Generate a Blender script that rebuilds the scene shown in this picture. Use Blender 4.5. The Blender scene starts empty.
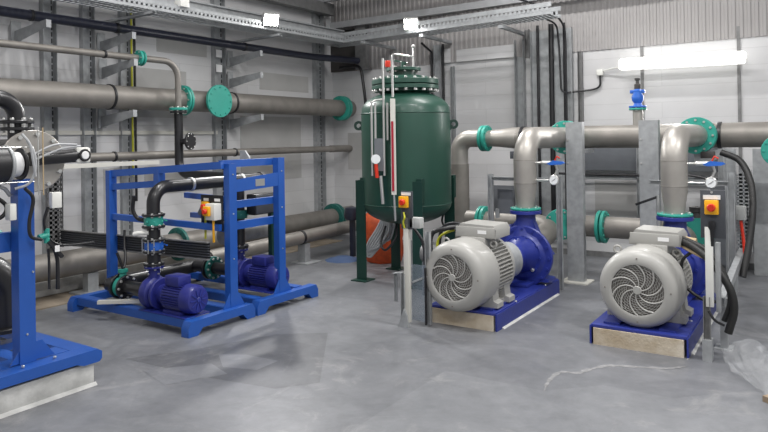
import bpy, bmesh, math, random
from mathutils import Vector, Matrix, Quaternion
random.seed(7)
PI = math.pi
scn = bpy.context.scene
COL = scn.collection

# ------------------------------------------------------------------ materials
def _nt(name):
    m = bpy.data.materials.new(name); m.use_nodes = True
    nt = m.node_tree; b = nt.nodes['Principled BSDF']
    return m, nt, b
def mat(name, c, rough=.5, metal=0., var=0., vscale=6., bump=0., bscale=60., spec=None, c2=None, coat=0., alpha=None, trans=None):
    m, nt, b = _nt(name)
    b.inputs['Roughness'].default_value = rough
    b.inputs['Metallic'].default_value = metal
    if spec is not None: b.inputs['Specular IOR Level'].default_value = spec
    if coat: b.inputs['Coat Weight'].default_value = coat; b.inputs['Coat Roughness'].default_value = .2
    tc = nt.nodes.new('ShaderNodeTexCoord')
    if var or c2:
        n = nt.nodes.new('ShaderNodeTexNoise'); n.inputs['Scale'].default_value = vscale; n.inputs['Detail'].default_value = 6
        nt.links.new(tc.outputs['Object'], n.inputs['Vector'])
        r = nt.nodes.new('ShaderNodeValToRGB')
        r.color_ramp.elements[0].position = .35; r.color_ramp.elements[1].position = .68
        d = c2 if c2 else tuple(max(0, x*(1-var)) for x in c)
        r.color_ramp.elements[0].color = (*d, 1); r.color_ramp.elements[1].color = (*c, 1)
        nt.links.new(n.outputs['Fac'], r.inputs['Fac']); nt.links.new(r.outputs['Color'], b.inputs['Base Color'])
    else:
        b.inputs['Base Color'].default_value = (*c, 1)
    if bump:
        n2 = nt.nodes.new('ShaderNodeTexNoise'); n2.inputs['Scale'].default_value = bscale
        nt.links.new(tc.outputs['Object'], n2.inputs['Vector'])
        bp = nt.nodes.new('ShaderNodeBump'); bp.inputs['Strength'].default_value = bump; bp.inputs['Distance'].default_value = .01
        nt.links.new(n2.outputs['Fac'], bp.inputs['Height']); nt.links.new(bp.outputs['Normal'], b.inputs['Normal'])
    if trans is not None:
        b.inputs['Transmission Weight'].default_value = trans
    if alpha is not None: b.inputs['Alpha'].default_value = alpha
    return m
def emit(name, c, s):
    m, nt, b = _nt(name)
    b.inputs['Base Color'].default_value = (*c, 1)
    b.inputs['Emission Color'].default_value = (*c, 1); b.inputs['Emission Strength'].default_value = s
    return m

M = {}
M['steel'] = mat('stainless_pipe', (.265,.248,.225), .5, .4, var=.22, vscale=5, bump=.05)
M['steel_light'] = mat('stainless_riser', (.40,.38,.35), .42, .5, var=.15, vscale=4)
M['galv'] = mat('galvanised_steel', (.40,.415,.425), .5, .3, var=.22, vscale=14)
M['galv_dark'] = mat('galvanised_dull', (.23,.23,.23), .55, .3, var=.25, vscale=14)
M['zinc'] = mat('zinc_bolt', (.62,.62,.6), .3, .8)
M['chrome'] = mat('chrome', (.75,.75,.75), .15, 1.)
M['teal'] = mat('teal_paint', (.03,.33,.26), .42, 0, var=.15)
M['teal_dark'] = mat('dark_teal_paint', (.012,.13,.11), .45, 0, var=.2)
M['blue'] = mat('frame_blue', (.016,.09,.39), .4, 0, var=.08, coat=.1)
M['pump_blue'] = mat('pump_blue', (.018,.032,.24), .42, 0, var=.15, bump=.15, bscale=40, coat=.15)
M['small_blue'] = mat('small_pump_blue', (.02,.026,.2), .42, 0, var=.1, coat=.15)
M['valve_blue'] = mat('valve_blue', (.02,.12,.5), .4)
M['motor'] = mat('motor_cream', (.36,.355,.335), .42, 0, var=.05, coat=.1)
M['mesh_grey'] = mat('grille_mesh', (.19,.17,.155), .8)  # own grey-brown of the mesh behind the fan grille
M['green'] = mat('tank_green', (.014,.063,.043), .42, 0, var=.12, vscale=3, coat=.15)
M['leg_green'] = mat('leg_green', (.006,.035,.025), .45)
M['black'] = mat('black_plastic', (.012,.012,.014), .4)
M['blackpipe'] = mat('black_coated_pipe', (.012,.012,.014), .35, coat=.2)
M['duct'] = mat('blue_black_pipe', (.02,.023,.04), .3)
M['rubber'] = mat('black_rubber', (.012,.012,.012), .55)
M['white'] = mat('white_plastic', (.72,.72,.68), .4)
M['cream'] = mat('cream_metal', (.58,.57,.52), .5)
M['plinth'] = mat('painted_plinth', (.60,.60,.58), .6, var=.3, vscale=9, bump=.2)
M['grout'] = mat('dirty_grout', (.62,.56,.46), .8, c2=(.40,.32,.22), vscale=5, bump=.3)
M['yellow'] = mat('yellow_plastic', (.85,.42,.01), .35)
M['red'] = mat('red_plastic', (.6,.03,.01), .4)
M['orange'] = mat('orange_sack', (.62,.09,.02), .65, var=.35, vscale=12)
M['board'] = mat('dark_board', (.055,.06,.07), .5)
M['slate'] = mat('slate_panel', (.13,.14,.155), .55, var=.15)
M['grey_plastic'] = mat('grey_plastic', (.42,.43,.42), .5)
M['hose_grey'] = mat('grey_hose', (.40,.41,.42), .45)
M['dial'] = mat('dial_white', (.75,.77,.78), .2)
M['brown'] = mat('brown_metal', (.045,.042,.04), .6)
M['rag'] = mat('blue_cloth', (.06,.10,.2), .9)
M['card'] = mat('cardboard', (.30,.23,.16), .85, var=.2)
M['wirey'] = mat('earth_wire', (.5,.5,.03), .5)
M['dirt'] = mat('dirty_screed', (.30,.25,.19), .9, c2=(.20,.165,.125), vscale=4, bump=.3)
M['tanwire'] = mat('tan_braid', (.45,.34,.2), .6)
M['batten'] = emit('batten_glow', (1,.99,.94), 2.2)
M['flood'] = emit('flood_glow', (1,.99,.95), 45.)
M['bulk'] = emit('fill_batten_glow', (1,.98,.94), 6.)
M['beam'] = mat('beam_grey', (.42,.43,.44), .5, .3, var=.2)
M['redline'] = mat('red_float_strip', (.35,.01,.03), .4)
M['pvc'] = mat('polycarbonate', (.25,.30,.36), .12, alpha=.38)
M['bag'] = mat('clear_polythene', (.8,.82,.84), .35, alpha=.10, bump=.6, bscale=18)
M['label'] = mat('label_white', (.8,.8,.8), .5)

def wall_mat():
    m, nt, b = _nt('painted_blockwork')
    tc = nt.nodes.new('ShaderNodeTexCoord')
    sp = nt.nodes.new('ShaderNodeSeparateXYZ'); nt.links.new(tc.outputs['Object'], sp.inputs[0])
    ad = nt.nodes.new('ShaderNodeMath'); ad.operation = 'ADD'
    nt.links.new(sp.outputs['X'], ad.inputs[0]); nt.links.new(sp.outputs['Y'], ad.inputs[1])
    cb = nt.nodes.new('ShaderNodeCombineXYZ'); nt.links.new(ad.outputs[0], cb.inputs['X']); nt.links.new(sp.outputs['Z'], cb.inputs['Y'])
    br = nt.nodes.new('ShaderNodeTexBrick'); br.inputs['Scale'].default_value = 1
    br.inputs['Brick Width'].default_value = 2.4; br.inputs['Row Height'].default_value = .2; br.inputs['Mortar Size'].default_value = .005
    br.inputs['Color1'].default_value = (.62,.62,.625,1); br.inputs['Color2'].default_value = (.59,.59,.597,1); br.inputs['Mortar'].default_value = (.545,.545,.55,1)
    nt.links.new(cb.outputs[0], br.inputs['Vector'])
    n = nt.nodes.new('ShaderNodeTexNoise'); n.inputs['Scale'].default_value = 1.1; n.inputs['Detail'].default_value = 5
    nt.links.new(tc.outputs['Object'], n.inputs['Vector'])
    r = nt.nodes.new('ShaderNodeValToRGB'); r.color_ramp.elements[0].position = .3; r.color_ramp.elements[1].position = .6
    r.color_ramp.elements[0].color = (.88,.875,.87,1); r.color_ramp.elements[1].color = (1,1,1,1)
    nt.links.new(n.outputs['Fac'], r.inputs['Fac'])
    mx = nt.nodes.new('ShaderNodeMix'); mx.data_type = 'RGBA'; mx.blend_type = 'MULTIPLY'; mx.inputs['Factor'].default_value = 1
    nt.links.new(br.outputs['Color'], mx.inputs['A']); nt.links.new(r.outputs['Color'], mx.inputs['B'])
    nt.links.new(mx.outputs['Result'], b.inputs['Base Color'])
    bp = nt.nodes.new('ShaderNodeBump'); bp.inputs['Strength'].default_value = .25; bp.inputs['Distance'].default_value = .004
    nt.links.new(br.outputs['Fac'], bp.inputs['Height']); bp.invert = True
    nt.links.new(bp.outputs['Normal'], b.inputs['Normal'])
    b.inputs['Roughness'].default_value = .55
    return m
M['wall'] = wall_mat()
M['clad'] = mat('grey_cladding', (.36,.345,.34), .5, .0, var=.08, vscale=2)
M['patch'] = mat('grey_wall_patch', (.44,.435,.425), .6, var=.1, vscale=3)
M['ceil'] = mat('ceiling_sheet', (.35,.35,.35), .6)

def floor_mat(name='grey_floor_paint', k=1.):
    m, nt, b = _nt(name)
    L = nt.links.new
    tc = nt.nodes.new('ShaderNodeTexCoord')
    def noise(scale, det=6, dist=0., rough=.55):
        n = nt.nodes.new('ShaderNodeTexNoise'); n.inputs['Scale'].default_value = scale; n.inputs['Detail'].default_value = det
        n.inputs['Distortion'].default_value = dist; n.inputs['Roughness'].default_value = rough
        L(tc.outputs['Object'], n.inputs['Vector']); return n
    def ramp(src, stops):
        r = nt.nodes.new('ShaderNodeValToRGB'); e = r.color_ramp.elements
        e[0].position, e[0].color = stops[0][0], (*stops[0][1], 1); e[1].position, e[1].color = stops[1][0], (*stops[1][1], 1)
        for p, c in stops[2:]:
            x = e.new(p); x.color = (*c, 1)
        L(src, r.inputs['Fac']); return r
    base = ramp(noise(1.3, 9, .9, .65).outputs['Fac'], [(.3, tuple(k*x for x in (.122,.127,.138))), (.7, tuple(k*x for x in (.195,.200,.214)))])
    fine = ramp(noise(9, 8, .3, .7).outputs['Fac'], [(.3, (.86,.86,.86)), (.7, (1.09,1.09,1.09))])
    mx = nt.nodes.new('ShaderNodeMix'); mx.data_type = 'RGBA'; mx.blend_type = 'MULTIPLY'; mx.inputs['Factor'].default_value = 1
    L(base.outputs['Color'], mx.inputs['A']); L(fine.outputs['Color'], mx.inputs['B'])
    # large rectangular repainted areas
    vo = nt.nodes.new('ShaderNodeTexVoronoi'); vo.distance = 'CHEBYCHEV'; vo.inputs['Scale'].default_value = .62; vo.inputs['Randomness'].default_value = .8
    L(tc.outputs['Object'], vo.inputs['Vector'])
    sep = nt.nodes.new('ShaderNodeSeparateColor'); L(vo.outputs['Color'], sep.inputs[0])
    pr = ramp(sep.outputs[0], [(.2, (.93,.93,.93)), (.8, (1.07,1.07,1.06))])
    m2 = nt.nodes.new('ShaderNodeMix'); m2.data_type = 'RGBA'; m2.blend_type = 'MULTIPLY'; m2.inputs['Factor'].default_value = 1
    L(mx.outputs['Result'], m2.inputs['A']); L(pr.outputs['Color'], m2.inputs['B'])
    # scuffs of pale dust
    du = ramp(noise(2.2, 10, 1.2, .75).outputs['Fac'], [(.55, (0,0,0)), (.72, (.5,.5,.5))])
    m3 = nt.nodes.new('ShaderNodeMix'); m3.data_type = 'RGBA'
    L(du.outputs['Color'], m3.inputs['Factor']); L(m2.outputs['Result'], m3.inputs['A']); m3.inputs['B'].default_value = (.33,.325,.32,1)
    L(m3.outputs['Result'], b.inputs['Base Color'])
    rr = ramp(noise(1.6, 8, .5).outputs['Fac'], [(.3, (.34,.34,.34)), (.7, (.52,.52,.52))])
    L(rr.outputs['Color'], b.inputs['Roughness'])
    bp = nt.nodes.new('ShaderNodeBump'); bp.inputs['Strength'].default_value = .12; bp.inputs['Distance'].default_value = .01
    L(noise(14, 8).outputs['Fac'], bp.inputs['Height']); L(bp.outputs['Normal'], b.inputs['Normal'])
    return m
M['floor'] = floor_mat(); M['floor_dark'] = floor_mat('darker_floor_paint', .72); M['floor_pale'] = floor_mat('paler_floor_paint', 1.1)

# ------------------------------------------------------------------ mesh builder
def frame_for(d):
    d = d.normalized()
    up = Vector((0,0,1)) if abs(d.z) < .95 else Vector((1,0,0))
    u = d.cross(up).normalized(); v = d.cross(u).normalized()
    return u, v
AX = {'X': Vector((1,0,0)), 'Y': Vector((0,1,0)), 'Z': Vector((0,0,1))}
def axv(a): return AX[a] if isinstance(a, str) else Vector(a).normalized()

class MB:
    def __init__(s): s.bm = bmesh.new()
    def box(s, x0, x1, y0, y1, z0, z1, bev=0.):
        pts = [(x,y,z) for x in (x0,x1) for y in (y0,y1) for z in (z0,z1)]
        v = [s.bm.verts.new(p) for p in pts]
        fs = [s.bm.faces.new([v[i] for i in q]) for q in ((0,1,3,2),(4,6,7,5),(0,4,5,1),(2,3,7,6),(0,2,6,4),(1,5,7,3))]
        if bev:
            ed = list({e for f in fs for e in f.edges})
            bmesh.ops.bevel(s.bm, geom=ed, offset=bev, segments=2, profile=.5, affect='EDGES')
        return s
    def bar(s, p, q, w, h, up=None, bev=0.):
        """box-section bar between two points, w across, h along 'up'"""
        p, q = Vector(p), Vector(q); d = (q-p).normalized()
        if up is None: up = Vector((0,0,1)) if abs(d.z) < .9 else Vector((0,1,0))
        up = Vector(up); u = d.cross(up).normalized(); v = u.cross(d).normalized()
        vs = []
        for c in (p, q):
            for a, b in ((-1,-1),(1,-1),(1,1),(-1,1)): vs.append(s.bm.verts.new(c + u*a*w/2 + v*b*h/2))
        fs = [s.bm.faces.new([vs[i] for i in k]) for k in ((0,3,2,1),(4,5,6,7),(0,1,5,4),(1,2,6,5),(2,3,7,6),(3,0,4,7))]
        if bev: bmesh.ops.bevel(s.bm, geom=list({e for f in fs for e in f.edges}), offset=bev, segments=2, profile=.5, affect='EDGES')
        return s
    def prof(s, poly, p, q, u, v):
        """extrude polygon (in u,v) from p to q"""
        p, q, u, v = Vector(p), Vector(q), Vector(u), Vector(v)
        A = [s.bm.verts.new(p+u*a+v*b) for a, b in poly]; B = [s.bm.verts.new(q+u*a+v*b) for a, b in poly]
        n = len(poly)
        for i in range(n): s.bm.faces.new((A[i], A[(i+1)%n], B[(i+1)%n], B[i]))
        s.bm.faces.new(A[::-1]); s.bm.faces.new(B)
        return s
    def channel(s, p, q, w, d, t, u, v):
        """C-channel: web width w along u, flanges d along v"""
        w2 = w/2
        return s.prof([(-w2,0),(w2,0),(w2,d),(w2-t,d),(w2-t,t),(-w2+t,t),(-w2+t,d),(-w2,d)], p, q, u, v)
    def cyl(s, p, q, r, r2=None, seg=24):
        return s.tube([p, q], [r, r if r2 is None else r2], seg)
    def tube(s, pts, r, seg=16, caps=True, closed=False):
        pts = [Vector(p) for p in pts]; n = len(pts)
        R = r if isinstance(r, (list, tuple)) else [r]*n
        ring0 = None; rings = []
        tang = []
        for i in range(n):
            if closed: t = pts[(i+1)%n]-pts[i-1]
            elif i == 0: t = pts[1]-pts[0]
            elif i == n-1: t = pts[-1]-pts[-2]
            else: t = (pts[i+1]-pts[i]).normalized()+(pts[i]-pts[i-1]).normalized()
            tang.append(t.normalized())
        u, v = frame_for(tang[0])
        for i in range(n):
            if i:
                q = tang[i-1].rotation_difference(tang[i]); u = q @ u
                u = (u - tang[i]*u.dot(tang[i])).normalized()
            v = tang[i].cross(u)
            rings.append([s.bm.verts.new(pts[i] + (u*math.cos(2*PI*k/seg)+v*math.sin(2*PI*k/seg))*R[i]) for k in range(seg)])
        m = n if closed else n-1
        for i in range(m):
            a, b = rings[i], rings[(i+1)%n]
            for k in range(seg): s.bm.faces.new((a[k], a[(k+1)%seg], b[(k+1)%seg], b[k]))
        if caps and not closed:
            s.bm.faces.new(rings[0][::-1]); s.bm.faces.new(rings[-1])
        return s
    def lathe(s, c, axis, prof, seg=40, closed=False):
        """prof list of (radius, distance along axis)"""
        c = Vector(c); a = axv(axis); u, v = frame_for(a); rings = []
        for r, h in prof:
            if r < 1e-5: rings.append([s.bm.verts.new(c+a*h)])
            else: rings.append([s.bm.verts.new(c+a*h+(u*math.cos(2*PI*k/seg)+v*math.sin(2*PI*k/seg))*r) for k in range(seg)])
        pr = list(zip(rings[:-1], rings[1:]))
        if closed: pr.append((rings[-1], rings[0]))
        for A, B in pr:
            for k in range(seg):
                k2 = (k+1)%seg
                if len(A) == 1 and len(B) == 1: continue
                if len(A) == 1: s.bm.faces.new((A[0], B[k2], B[k]))
                elif len(B) == 1: s.bm.faces.new((A[k], A[k2], B[0]))
                else: s.bm.faces.new((A[k], A[k2], B[k2], B[k]))
        return s
    def disc(s, c, axis, R, t, r_in=0., seg=40, bev=.004):
        h = t/2
        if r_in: return s.lathe(c, axis, [(r_in,-h),(R-bev,-h),(R,-h+bev),(R,h-bev),(R-bev,h),(r_in,h)], seg, closed=True)
        return s.lathe(c, axis, [(0,-h),(R-bev,-h),(R,-h+bev),(R,h-bev),(R-bev,h),(0,h)], seg)
    def ring(s, c, axis, R, r, seg=40, rs=8):
        c = Vector(c); a = axv(axis); u, v = frame_for(a)
        return s.tube([c+(u*math.cos(2*PI*k/seg)+v*math.sin(2*PI*k/seg))*R for k in range(seg)], r, rs, closed=True)
    def ball(s, c, r, seg=16):
        c = Vector(c); n = 10
        return s.lathe(c, 'Z', [(r*math.sin(PI*i/n), -r*math.cos(PI*i/n)) for i in range(n+1)], seg)
    def poly(s, pts, y0, y1, plane='XZ'):
        """extruded polygon; plane XZ extrudes along Y, YZ along X, XY along Z"""
        if plane == 'XZ': f = lambda a, b, c: (a, c, b)
        elif plane == 'YZ': f = lambda a, b, c: (c, a, b)
        else: f = lambda a, b, c: (a, b, c)
        A = [s.bm.verts.new(f(a,b,y0)) for a, b in pts]; B = [s.bm.verts.new(f(a,b,y1)) for a, b in pts]
        n = len(pts)
        for i in range(n): s.bm.faces.new((A[i], A[(i+1)%n], B[(i+1)%n], B[i]))
        s.bm.faces.new(A[::-1]); s.bm.faces.new(B)
        return s
    def mesh(s, name, off=Vector((0,0,0)), smooth=True):
        bm = s.bm
        bmesh.ops.recalc_face_normals(bm, faces=bm.faces)
        bmesh.ops.translate(bm, verts=bm.verts, vec=-off)
        for e in bm.edges:
            if len(e.link_faces) == 2: e.smooth = e.calc_face_angle(0) < math.radians(38)
            else: e.smooth = False
        for f in bm.faces: f.smooth = smooth
        me = bpy.data.meshes.new(name); bm.to_mesh(me); bm.free()
        return me

def fillet(pts, r, n=8):
    pts = [Vector(p) for p in pts]; out = [pts[0]]
    for i in range(1, len(pts)-1):
        a, b, c = pts[i-1], pts[i], pts[i+1]
        d1 = (a-b); d2 = (c-b); l = min(r, d1.length*.49, d2.length*.49)
        d1.normalize(); d2.normalize()
        ang = d1.angle(d2)
        if abs(ang-PI) < .02: out.append(b); continue
        # true arc
        t = l; p0 = b+d1*t; p1 = b+d2*t
        rad = t*math.tan(ang/2); cen = b+(d1+d2).normalized()*(rad/math.sin(ang/2))
        v0 = p0-cen; v1 = p1-cen; q = v0.rotation_difference(v1)
        for k in range(n+1): out.append(cen + Quaternion().slerp(q, k/n) @ v0)
    out.append(pts[-1]); return out
def smooth_path(pts, n=8):
    P = [Vector(p) for p in pts]; P = [P[0]*2-P[1]]+P+[P[-1]*2-P[-2]]; out = []
    for i in range(1, len(P)-2):
        for k in range(n):
            t = k/n; a,b,c,d = P[i-1],P[i],P[i+1],P[i+2]
            out.append(.5*((2*b)+(c-a)*t+(2*a-5*b+4*c-d)*t*t+(3*b-a-3*c+d)*t**3))
    out.append(P[-2]); return out

# ------------------------------------------------------------------ object helpers
def tag(o, label=None, cat=None, group=None, kind=None):
    if label: o['label'] = label
    if cat: o['category'] = cat
    if group: o['group'] = group
    if kind: o['kind'] = kind
    return o
def thing(name, label, cat, loc, group=None):
    o = bpy.data.objects.new(name, None); o.empty_display_size = .1; COL.objects.link(o); o.location = loc
    return tag(o, label, cat, group)
def origin(o):
    v = Vector(o.location)
    while o.parent: o = o.parent; v += Vector(o.location)
    return v
def part(par, name, mb, m, label=None, smooth=True):
    me = mb.mesh(name, origin(par), smooth); me.materials.append(M[m])
    o = bpy.data.objects.new(name, me); COL.objects.link(o); o.parent = par
    if label: o['label'] = label
    return o
def solo(name, mb, m, label, cat, loc=(0,0,0), group=None, smooth=True):
    me = mb.mesh(name, Vector(loc), smooth); me.materials.append(M[m])
    o = bpy.data.objects.new(name, me); COL.objects.link(o); o.location = loc
    return tag(o, label, cat, group)
def struct(name, mb, m, smooth=True):
    me = mb.mesh(name, smooth=smooth); me.materials.append(M[m])
    o = bpy.data.objects.new(name, me); COL.objects.link(o); o['kind'] = 'structure'
    return o
def copy_tree(o, parent=None):
    c = o.copy(); COL.objects.link(c)
    if parent: c.parent = parent
    for ch in list(o.children): copy_tree(ch, c)
    return c
_bolt = {}
def bolt_mesh(size, m, axis):
    k = (round(size,4), m, tuple(round(x,3) for x in axv(axis)))
    if k not in _bolt:
        b = MB().lathe((0,0,0), axis, [(0,-size*.55),(size*.9,-size*.55),(size*.9,size*.25),(size*.75,size*.5),(0,size*.5)], 6)
        me = b.mesh('bolt', smooth=False); me.materials.append(M[m]); _bolt[k] = me
    return _bolt[k]
def bolts(par, c, axis, R, n, size, m='zinc', phase=0., arc=None):
    c = Vector(c); a = axv(axis); u, v = frame_for(a); org = origin(par)
    me = bolt_mesh(size, m, axis)
    for k in range(n):
        t = phase + 2*PI*k/n
        o = bpy.data.objects.new('bolt', me); COL.objects.link(o); o.parent = par
        o.location = c + (u*math.cos(t)+v*math.sin(t))*R - org
def flange(par, c, axis, R, t, m='teal', n=8, r_in=0., bs=.012, bm_='zinc', name='flange'):
    f = part(par, name, MB().disc(c, axis, R, t, r_in), m)
    a = axv(axis); cam = Vector((0,0,1.6))-Vector(c)
    sgn = 1 if a.dot(cam) > 0 else -1
    if n:
        bolts(f, Vector(c)+a*sgn*(t/2+bs*.45), axis, R*.84, n, bs, bm_)
        if axis == 'Z': bolts(f, Vector(c)-a*sgn*(t/2+bs*.45), axis, R*.84, n, bs, bm_)
    return f

# ================================================================== THE SETTING
XL, YB, HZ = -6.85, 8.85, 5.2
struct('floor', MB().box(XL-.2, 5.5, -3, YB+.2, -.15, 0), 'floor', False)
struct('wall_left', MB().box(XL-.2, XL, -3, YB+.2, 0, HZ), 'wall', False)
struct('wall_back', MB().box(XL, 5.5, YB, YB+.2, 0, 2.72), 'wall', False)
# profiled sheet above the block wall
mb = MB(); pts = []
x = XL
while x < 5.5:
    pts += [(x, YB-.022), (x+.03, YB-.022), (x+.038, YB-.012), (x+.068, YB-.012)]; x += .08
pts = [(XL, YB+.06)] + pts + [(5.5, YB+.06)]
mb.poly(pts, 2.72, HZ, 'XY'); struct('wall_back_cladding', mb, 'clad', False)
struct('wall_front', MB().box(XL, 5.5, -3.2, -3, 0, HZ), 'wall', False)
struct('trim_dark_void', MB().box(XL, -6.32, YB-.05, YB-.035, 2.72, 3.4), 'brown', False)  # dark sheet, the gloom of the corner opening put into its colour
struct('ceiling', MB().box(XL-.2, 5.5, -3, YB+.2, HZ, HZ+.1), 'ceil', False)
struct('baseboard_back', MB().box(-3.2, 5.5, YB-.04, YB, 0, .07), 'galv_dark', False)
struct('trim_floor_strip', MB().box(XL, -6.28, -3, 8.3, 0, .012), 'dirt', False)
struct('trim_kerb', MB().box(XL, -6.74, -3, YB, .012, .17, .01), 'plinth', False)
# unpainted / patched panels on the left wall (thin boards fixed to the wall)
for i, (y0, y1, z0, z1) in enumerate([(4.95,5.75,1.9,2.5),(6.7,8.0,1.0,1.95),(7.1,8.2,2.35,2.6),(4.55,4.72,.5,1.3),(5.3,6.1,2.72,3.0),(5.1,6.1,.95,1.3)]):
    struct('trim_wall_patch_%d' % (i+1), MB().box(XL, XL+.006, y0, y1, z0, z1), 'patch', False)
for i, (x0, x1, z0, z1) in enumerate([(-6.55,-6.1,1.1,1.7),(-4.74,-4.6,2.72,2.93),(-4.5,-3.56,2.72,2.9),(-2.5,-1.75,.55,1.0)]):
    struct('trim_back_patch_%d' % (i+1), MB().box(x0, x1, YB-.036 if z0 > 2 else YB-.006, YB-.03 if z0 > 2 else YB, z0, z1), 'patch' if z0 < 2 else 'wall', False)
# vertical slotted joints of the back wall
def slotted(name, x, z0, z1, w=.035):
    mb = MB().box(x-w/2, x+w/2, YB-.02, YB, z0, z1)
    o = struct(name, mb, 'galv_dark', False)
    return o
for i, x in enumerate((-1.88, -.79, .4, 1.6)): slotted('trim_joint_%d' % (i+1), x, 0.9, 2.86)

# wall columns: galvanised channels with slots
def strut(label, x, y, w, d, z0, z1, grp, facing='X', m='galv'):
    t = thing('strut_column', label, 'column', (x, y, z0), grp)
    if facing == 'X':
        mb = MB().channel((x,y,z0), (x,y,z1), w, d, .006, (0,1,0), (1,0,0)); sl = MB()
        z = z0+.05
        while z < z1-.05:
            sl.box(x+.0062, x+.008, y+w*.33, y+w*.42, z, z+.05); z += .07
    else:
        mb = MB().channel((x,y,z0), (x,y,z1), w, d, .006, (1,0,0), (0,-1,0)); sl = MB()
        z = z0+.05
        while z < z1-.05:
            sl.box(x-.008, x+.008, y-.008, y-.0062, z, z+.03); z += .08
    part(t, 'channel', mb, m)
    if facing == 'X': part(t, 'slots', sl, 'black' if facing == 'X' else 'galv_dark')
    return t
G = 'galvanised columns along the left wall'
cA = strut('wide galvanised wall column beside the large bolted disc', XL, 3.9, .15, .08, .17, 3.6, G)
strut('galvanised wall column between the disc and the blue pump frame', XL, 4.35, .15, .07, .17, 3.6, G)
strut('galvanised wall column with a dark cable slot above the blue frame rail', XL, 4.83, .14, .05, .17, 3.6, G)
cD = strut('galvanised wall column behind the teal blind flange', XL, 6.28, .2, .07, .17, 3.6, G)
for z in (2.78, 2.58):
    part(cD, 'label_plate', MB().box(XL+.071, XL+.08, 6.2, 6.3, z-.05, z+.05), 'label', 'small white plate')
strut('galvanised wall column in the far left corner by the green tank', XL, 8.42, .22, .08, .17, HZ, G)

# ================================================================== LEFT WALL PIPES
PX = -6.5
t = thing('black_pipe', 'long blue-black plastic pipe running high along the left wall', 'pipe', (PX, 0.5, 2.87))
part(t, 'pipe_body', MB().tube(fillet([(PX,.5,2.87),(PX,7.9,2.87),(-6.22,8.72,2.86)],.3), .052, 20), 'duct')
for y in (3.55, 4.5, 6.45): part(t, 'clamp_band', MB().disc((PX,y,2.87), 'Y', .058, .035, .05), 'black')
PT = -6.28
t = thing('thin_steel_pipe', 'thin stainless pipe along the left wall bending down beside the blind flange', 'pipe', (PT, .5, 2.53))
part(t, 'pipe_body', MB().tube(fillet([(PT,.5,2.53),(PT,5.155,2.53),(PT,5.155,1.98)], .2, 10), .036, 18), 'steel')
flange(t, (PT,4.62,2.53), 'Y', .085, .03, n=6, bs=.009); flange(t, (PT,4.66,2.53), 'Y', .085, .02, n=0)
flange(t, (PT+.0,5.155,1.98), 'Z', .105, .03, n=8, bs=.012)
part(t, 'pipe_band', MB().disc((PT,4.2,2.53), 'Y', .043, .03, .036), 'black')
t = thing('black_riser_pipe', 'vertical black pipe with small blind flange below the thin steel pipe', 'pipe', (PT, 5.32, 1.2))
part(t, 'pipe_body', MB().tube(fillet([(PT,5.155,1.94),(PT,5.155,1.215),(-5.0,5.1,1.2)], .16, 8), .05, 18), 'blackpipe')
flange(t, (PT,5.155,1.945), 'Z', .095, .022, 'blackpipe', n=8, bs=.011)
part(t, 'branch', MB().cyl((PT,5.155,1.6), (PT+.14,5.19,1.6), .035), 'blackpipe')
flange(t, (PT+.15,5.195,1.6), (1,.25,0), .10, .025, 'blackpipe', n=8, bs=.008)

ZU = 2.1
t = thing('large_steel_pipe', 'large stainless pipe at head height on the left wall with teal blind flange', 'pipe', (PX,.5,ZU))
part(t, 'pipe_body', MB().cyl((PX,.5,ZU), (PX,YB,ZU), .132, seg=36), 'steel')
for y in (5.38, 5.42): flange(t, (PX,y,ZU), 'Y', .185, .03, n=12 if y < 5.4 else 0, r_in=.12)
part(t, 'branch', MB().cyl((PX,5.81,ZU), (PX+.2,5.81,ZU), .12, seg=30), 'steel')
flange(t, (PX+.2,5.81,ZU), 'X', .205, .035, n=12, bs=.012, bm_='teal', name='blind_flange')
for y in (4.4, 6.2): part(t, 'pipe_band', MB().disc((PX,y,ZU), 'Y', .142, .03, .13), 'black')
flange(t, (PX,8.58,ZU), 'Y', .2, .04, n=12, bs=.014, bm_='teal', r_in=.12); flange(t, (PX,8.64,ZU), 'Y', .2, .04, n=0, r_in=.12)
ZM = 1.445
t = thing('mid_steel_pipe', 'slim stainless pipe running level above the blue frames on the left wall', 'pipe', (PX,.5,ZM))
part(t, 'pipe_body', MB().cyl((PX,3.0,ZM), (PX,YB,ZM), .048, seg=22), 'steel')
for y in (4.45, 6.25): part(t, 'pipe_band', MB().disc((PX,y,ZM), 'Y', .056, .03, .046), 'black')
part(t, 'end_sleeve', MB().disc((PX,8.55,ZM), 'Y', .056, .5, .04), 'steel')
ZLp = .36
t = thing('low_steel_pipe', 'large stainless pipe near the floor along the left wall with teal end flange', 'pipe', (PX,.5,ZLp))
part(t, 'pipe_body', MB().cyl((PX,.5,ZLp), (PX,YB,ZLp), .135, seg=36), 'steel')
flange(t, (PX,8.35,ZLp), 'Y', .21, .04, 'teal_dark', n=12, bs=.014, bm_='teal_dark', r_in=.12)
flange(t, (PX,8.41,ZLp), 'Y', .21, .04, 'teal_dark', n=0, r_in=.12)
flange(t, (PX+.0,5.3,ZLp), 'Y', .2, .04, 'teal_dark', n=12, bs=.014, bm_='teal_dark', r_in=.12)
for i, y in enumerate((4.15, 6.9)):
    s_ = thing('pipe_support', ('galvanised floor stand under the low pipe left of the blue pump frame','galvanised floor stand under the low pipe behind the blue pump frame')[i], 'pipe support', (PX,y,.0), 'stands under the low wall pipe')
    part(s_, 'column', MB().box(PX-.05, PX+.05, y-.06, y+.06, .03, ZLp-.135), 'galv')
    part(s_, 'base_plate', MB().box(PX-.14, PX+.14, y-.16, y+.16, .012, .03), 'galv')
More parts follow.
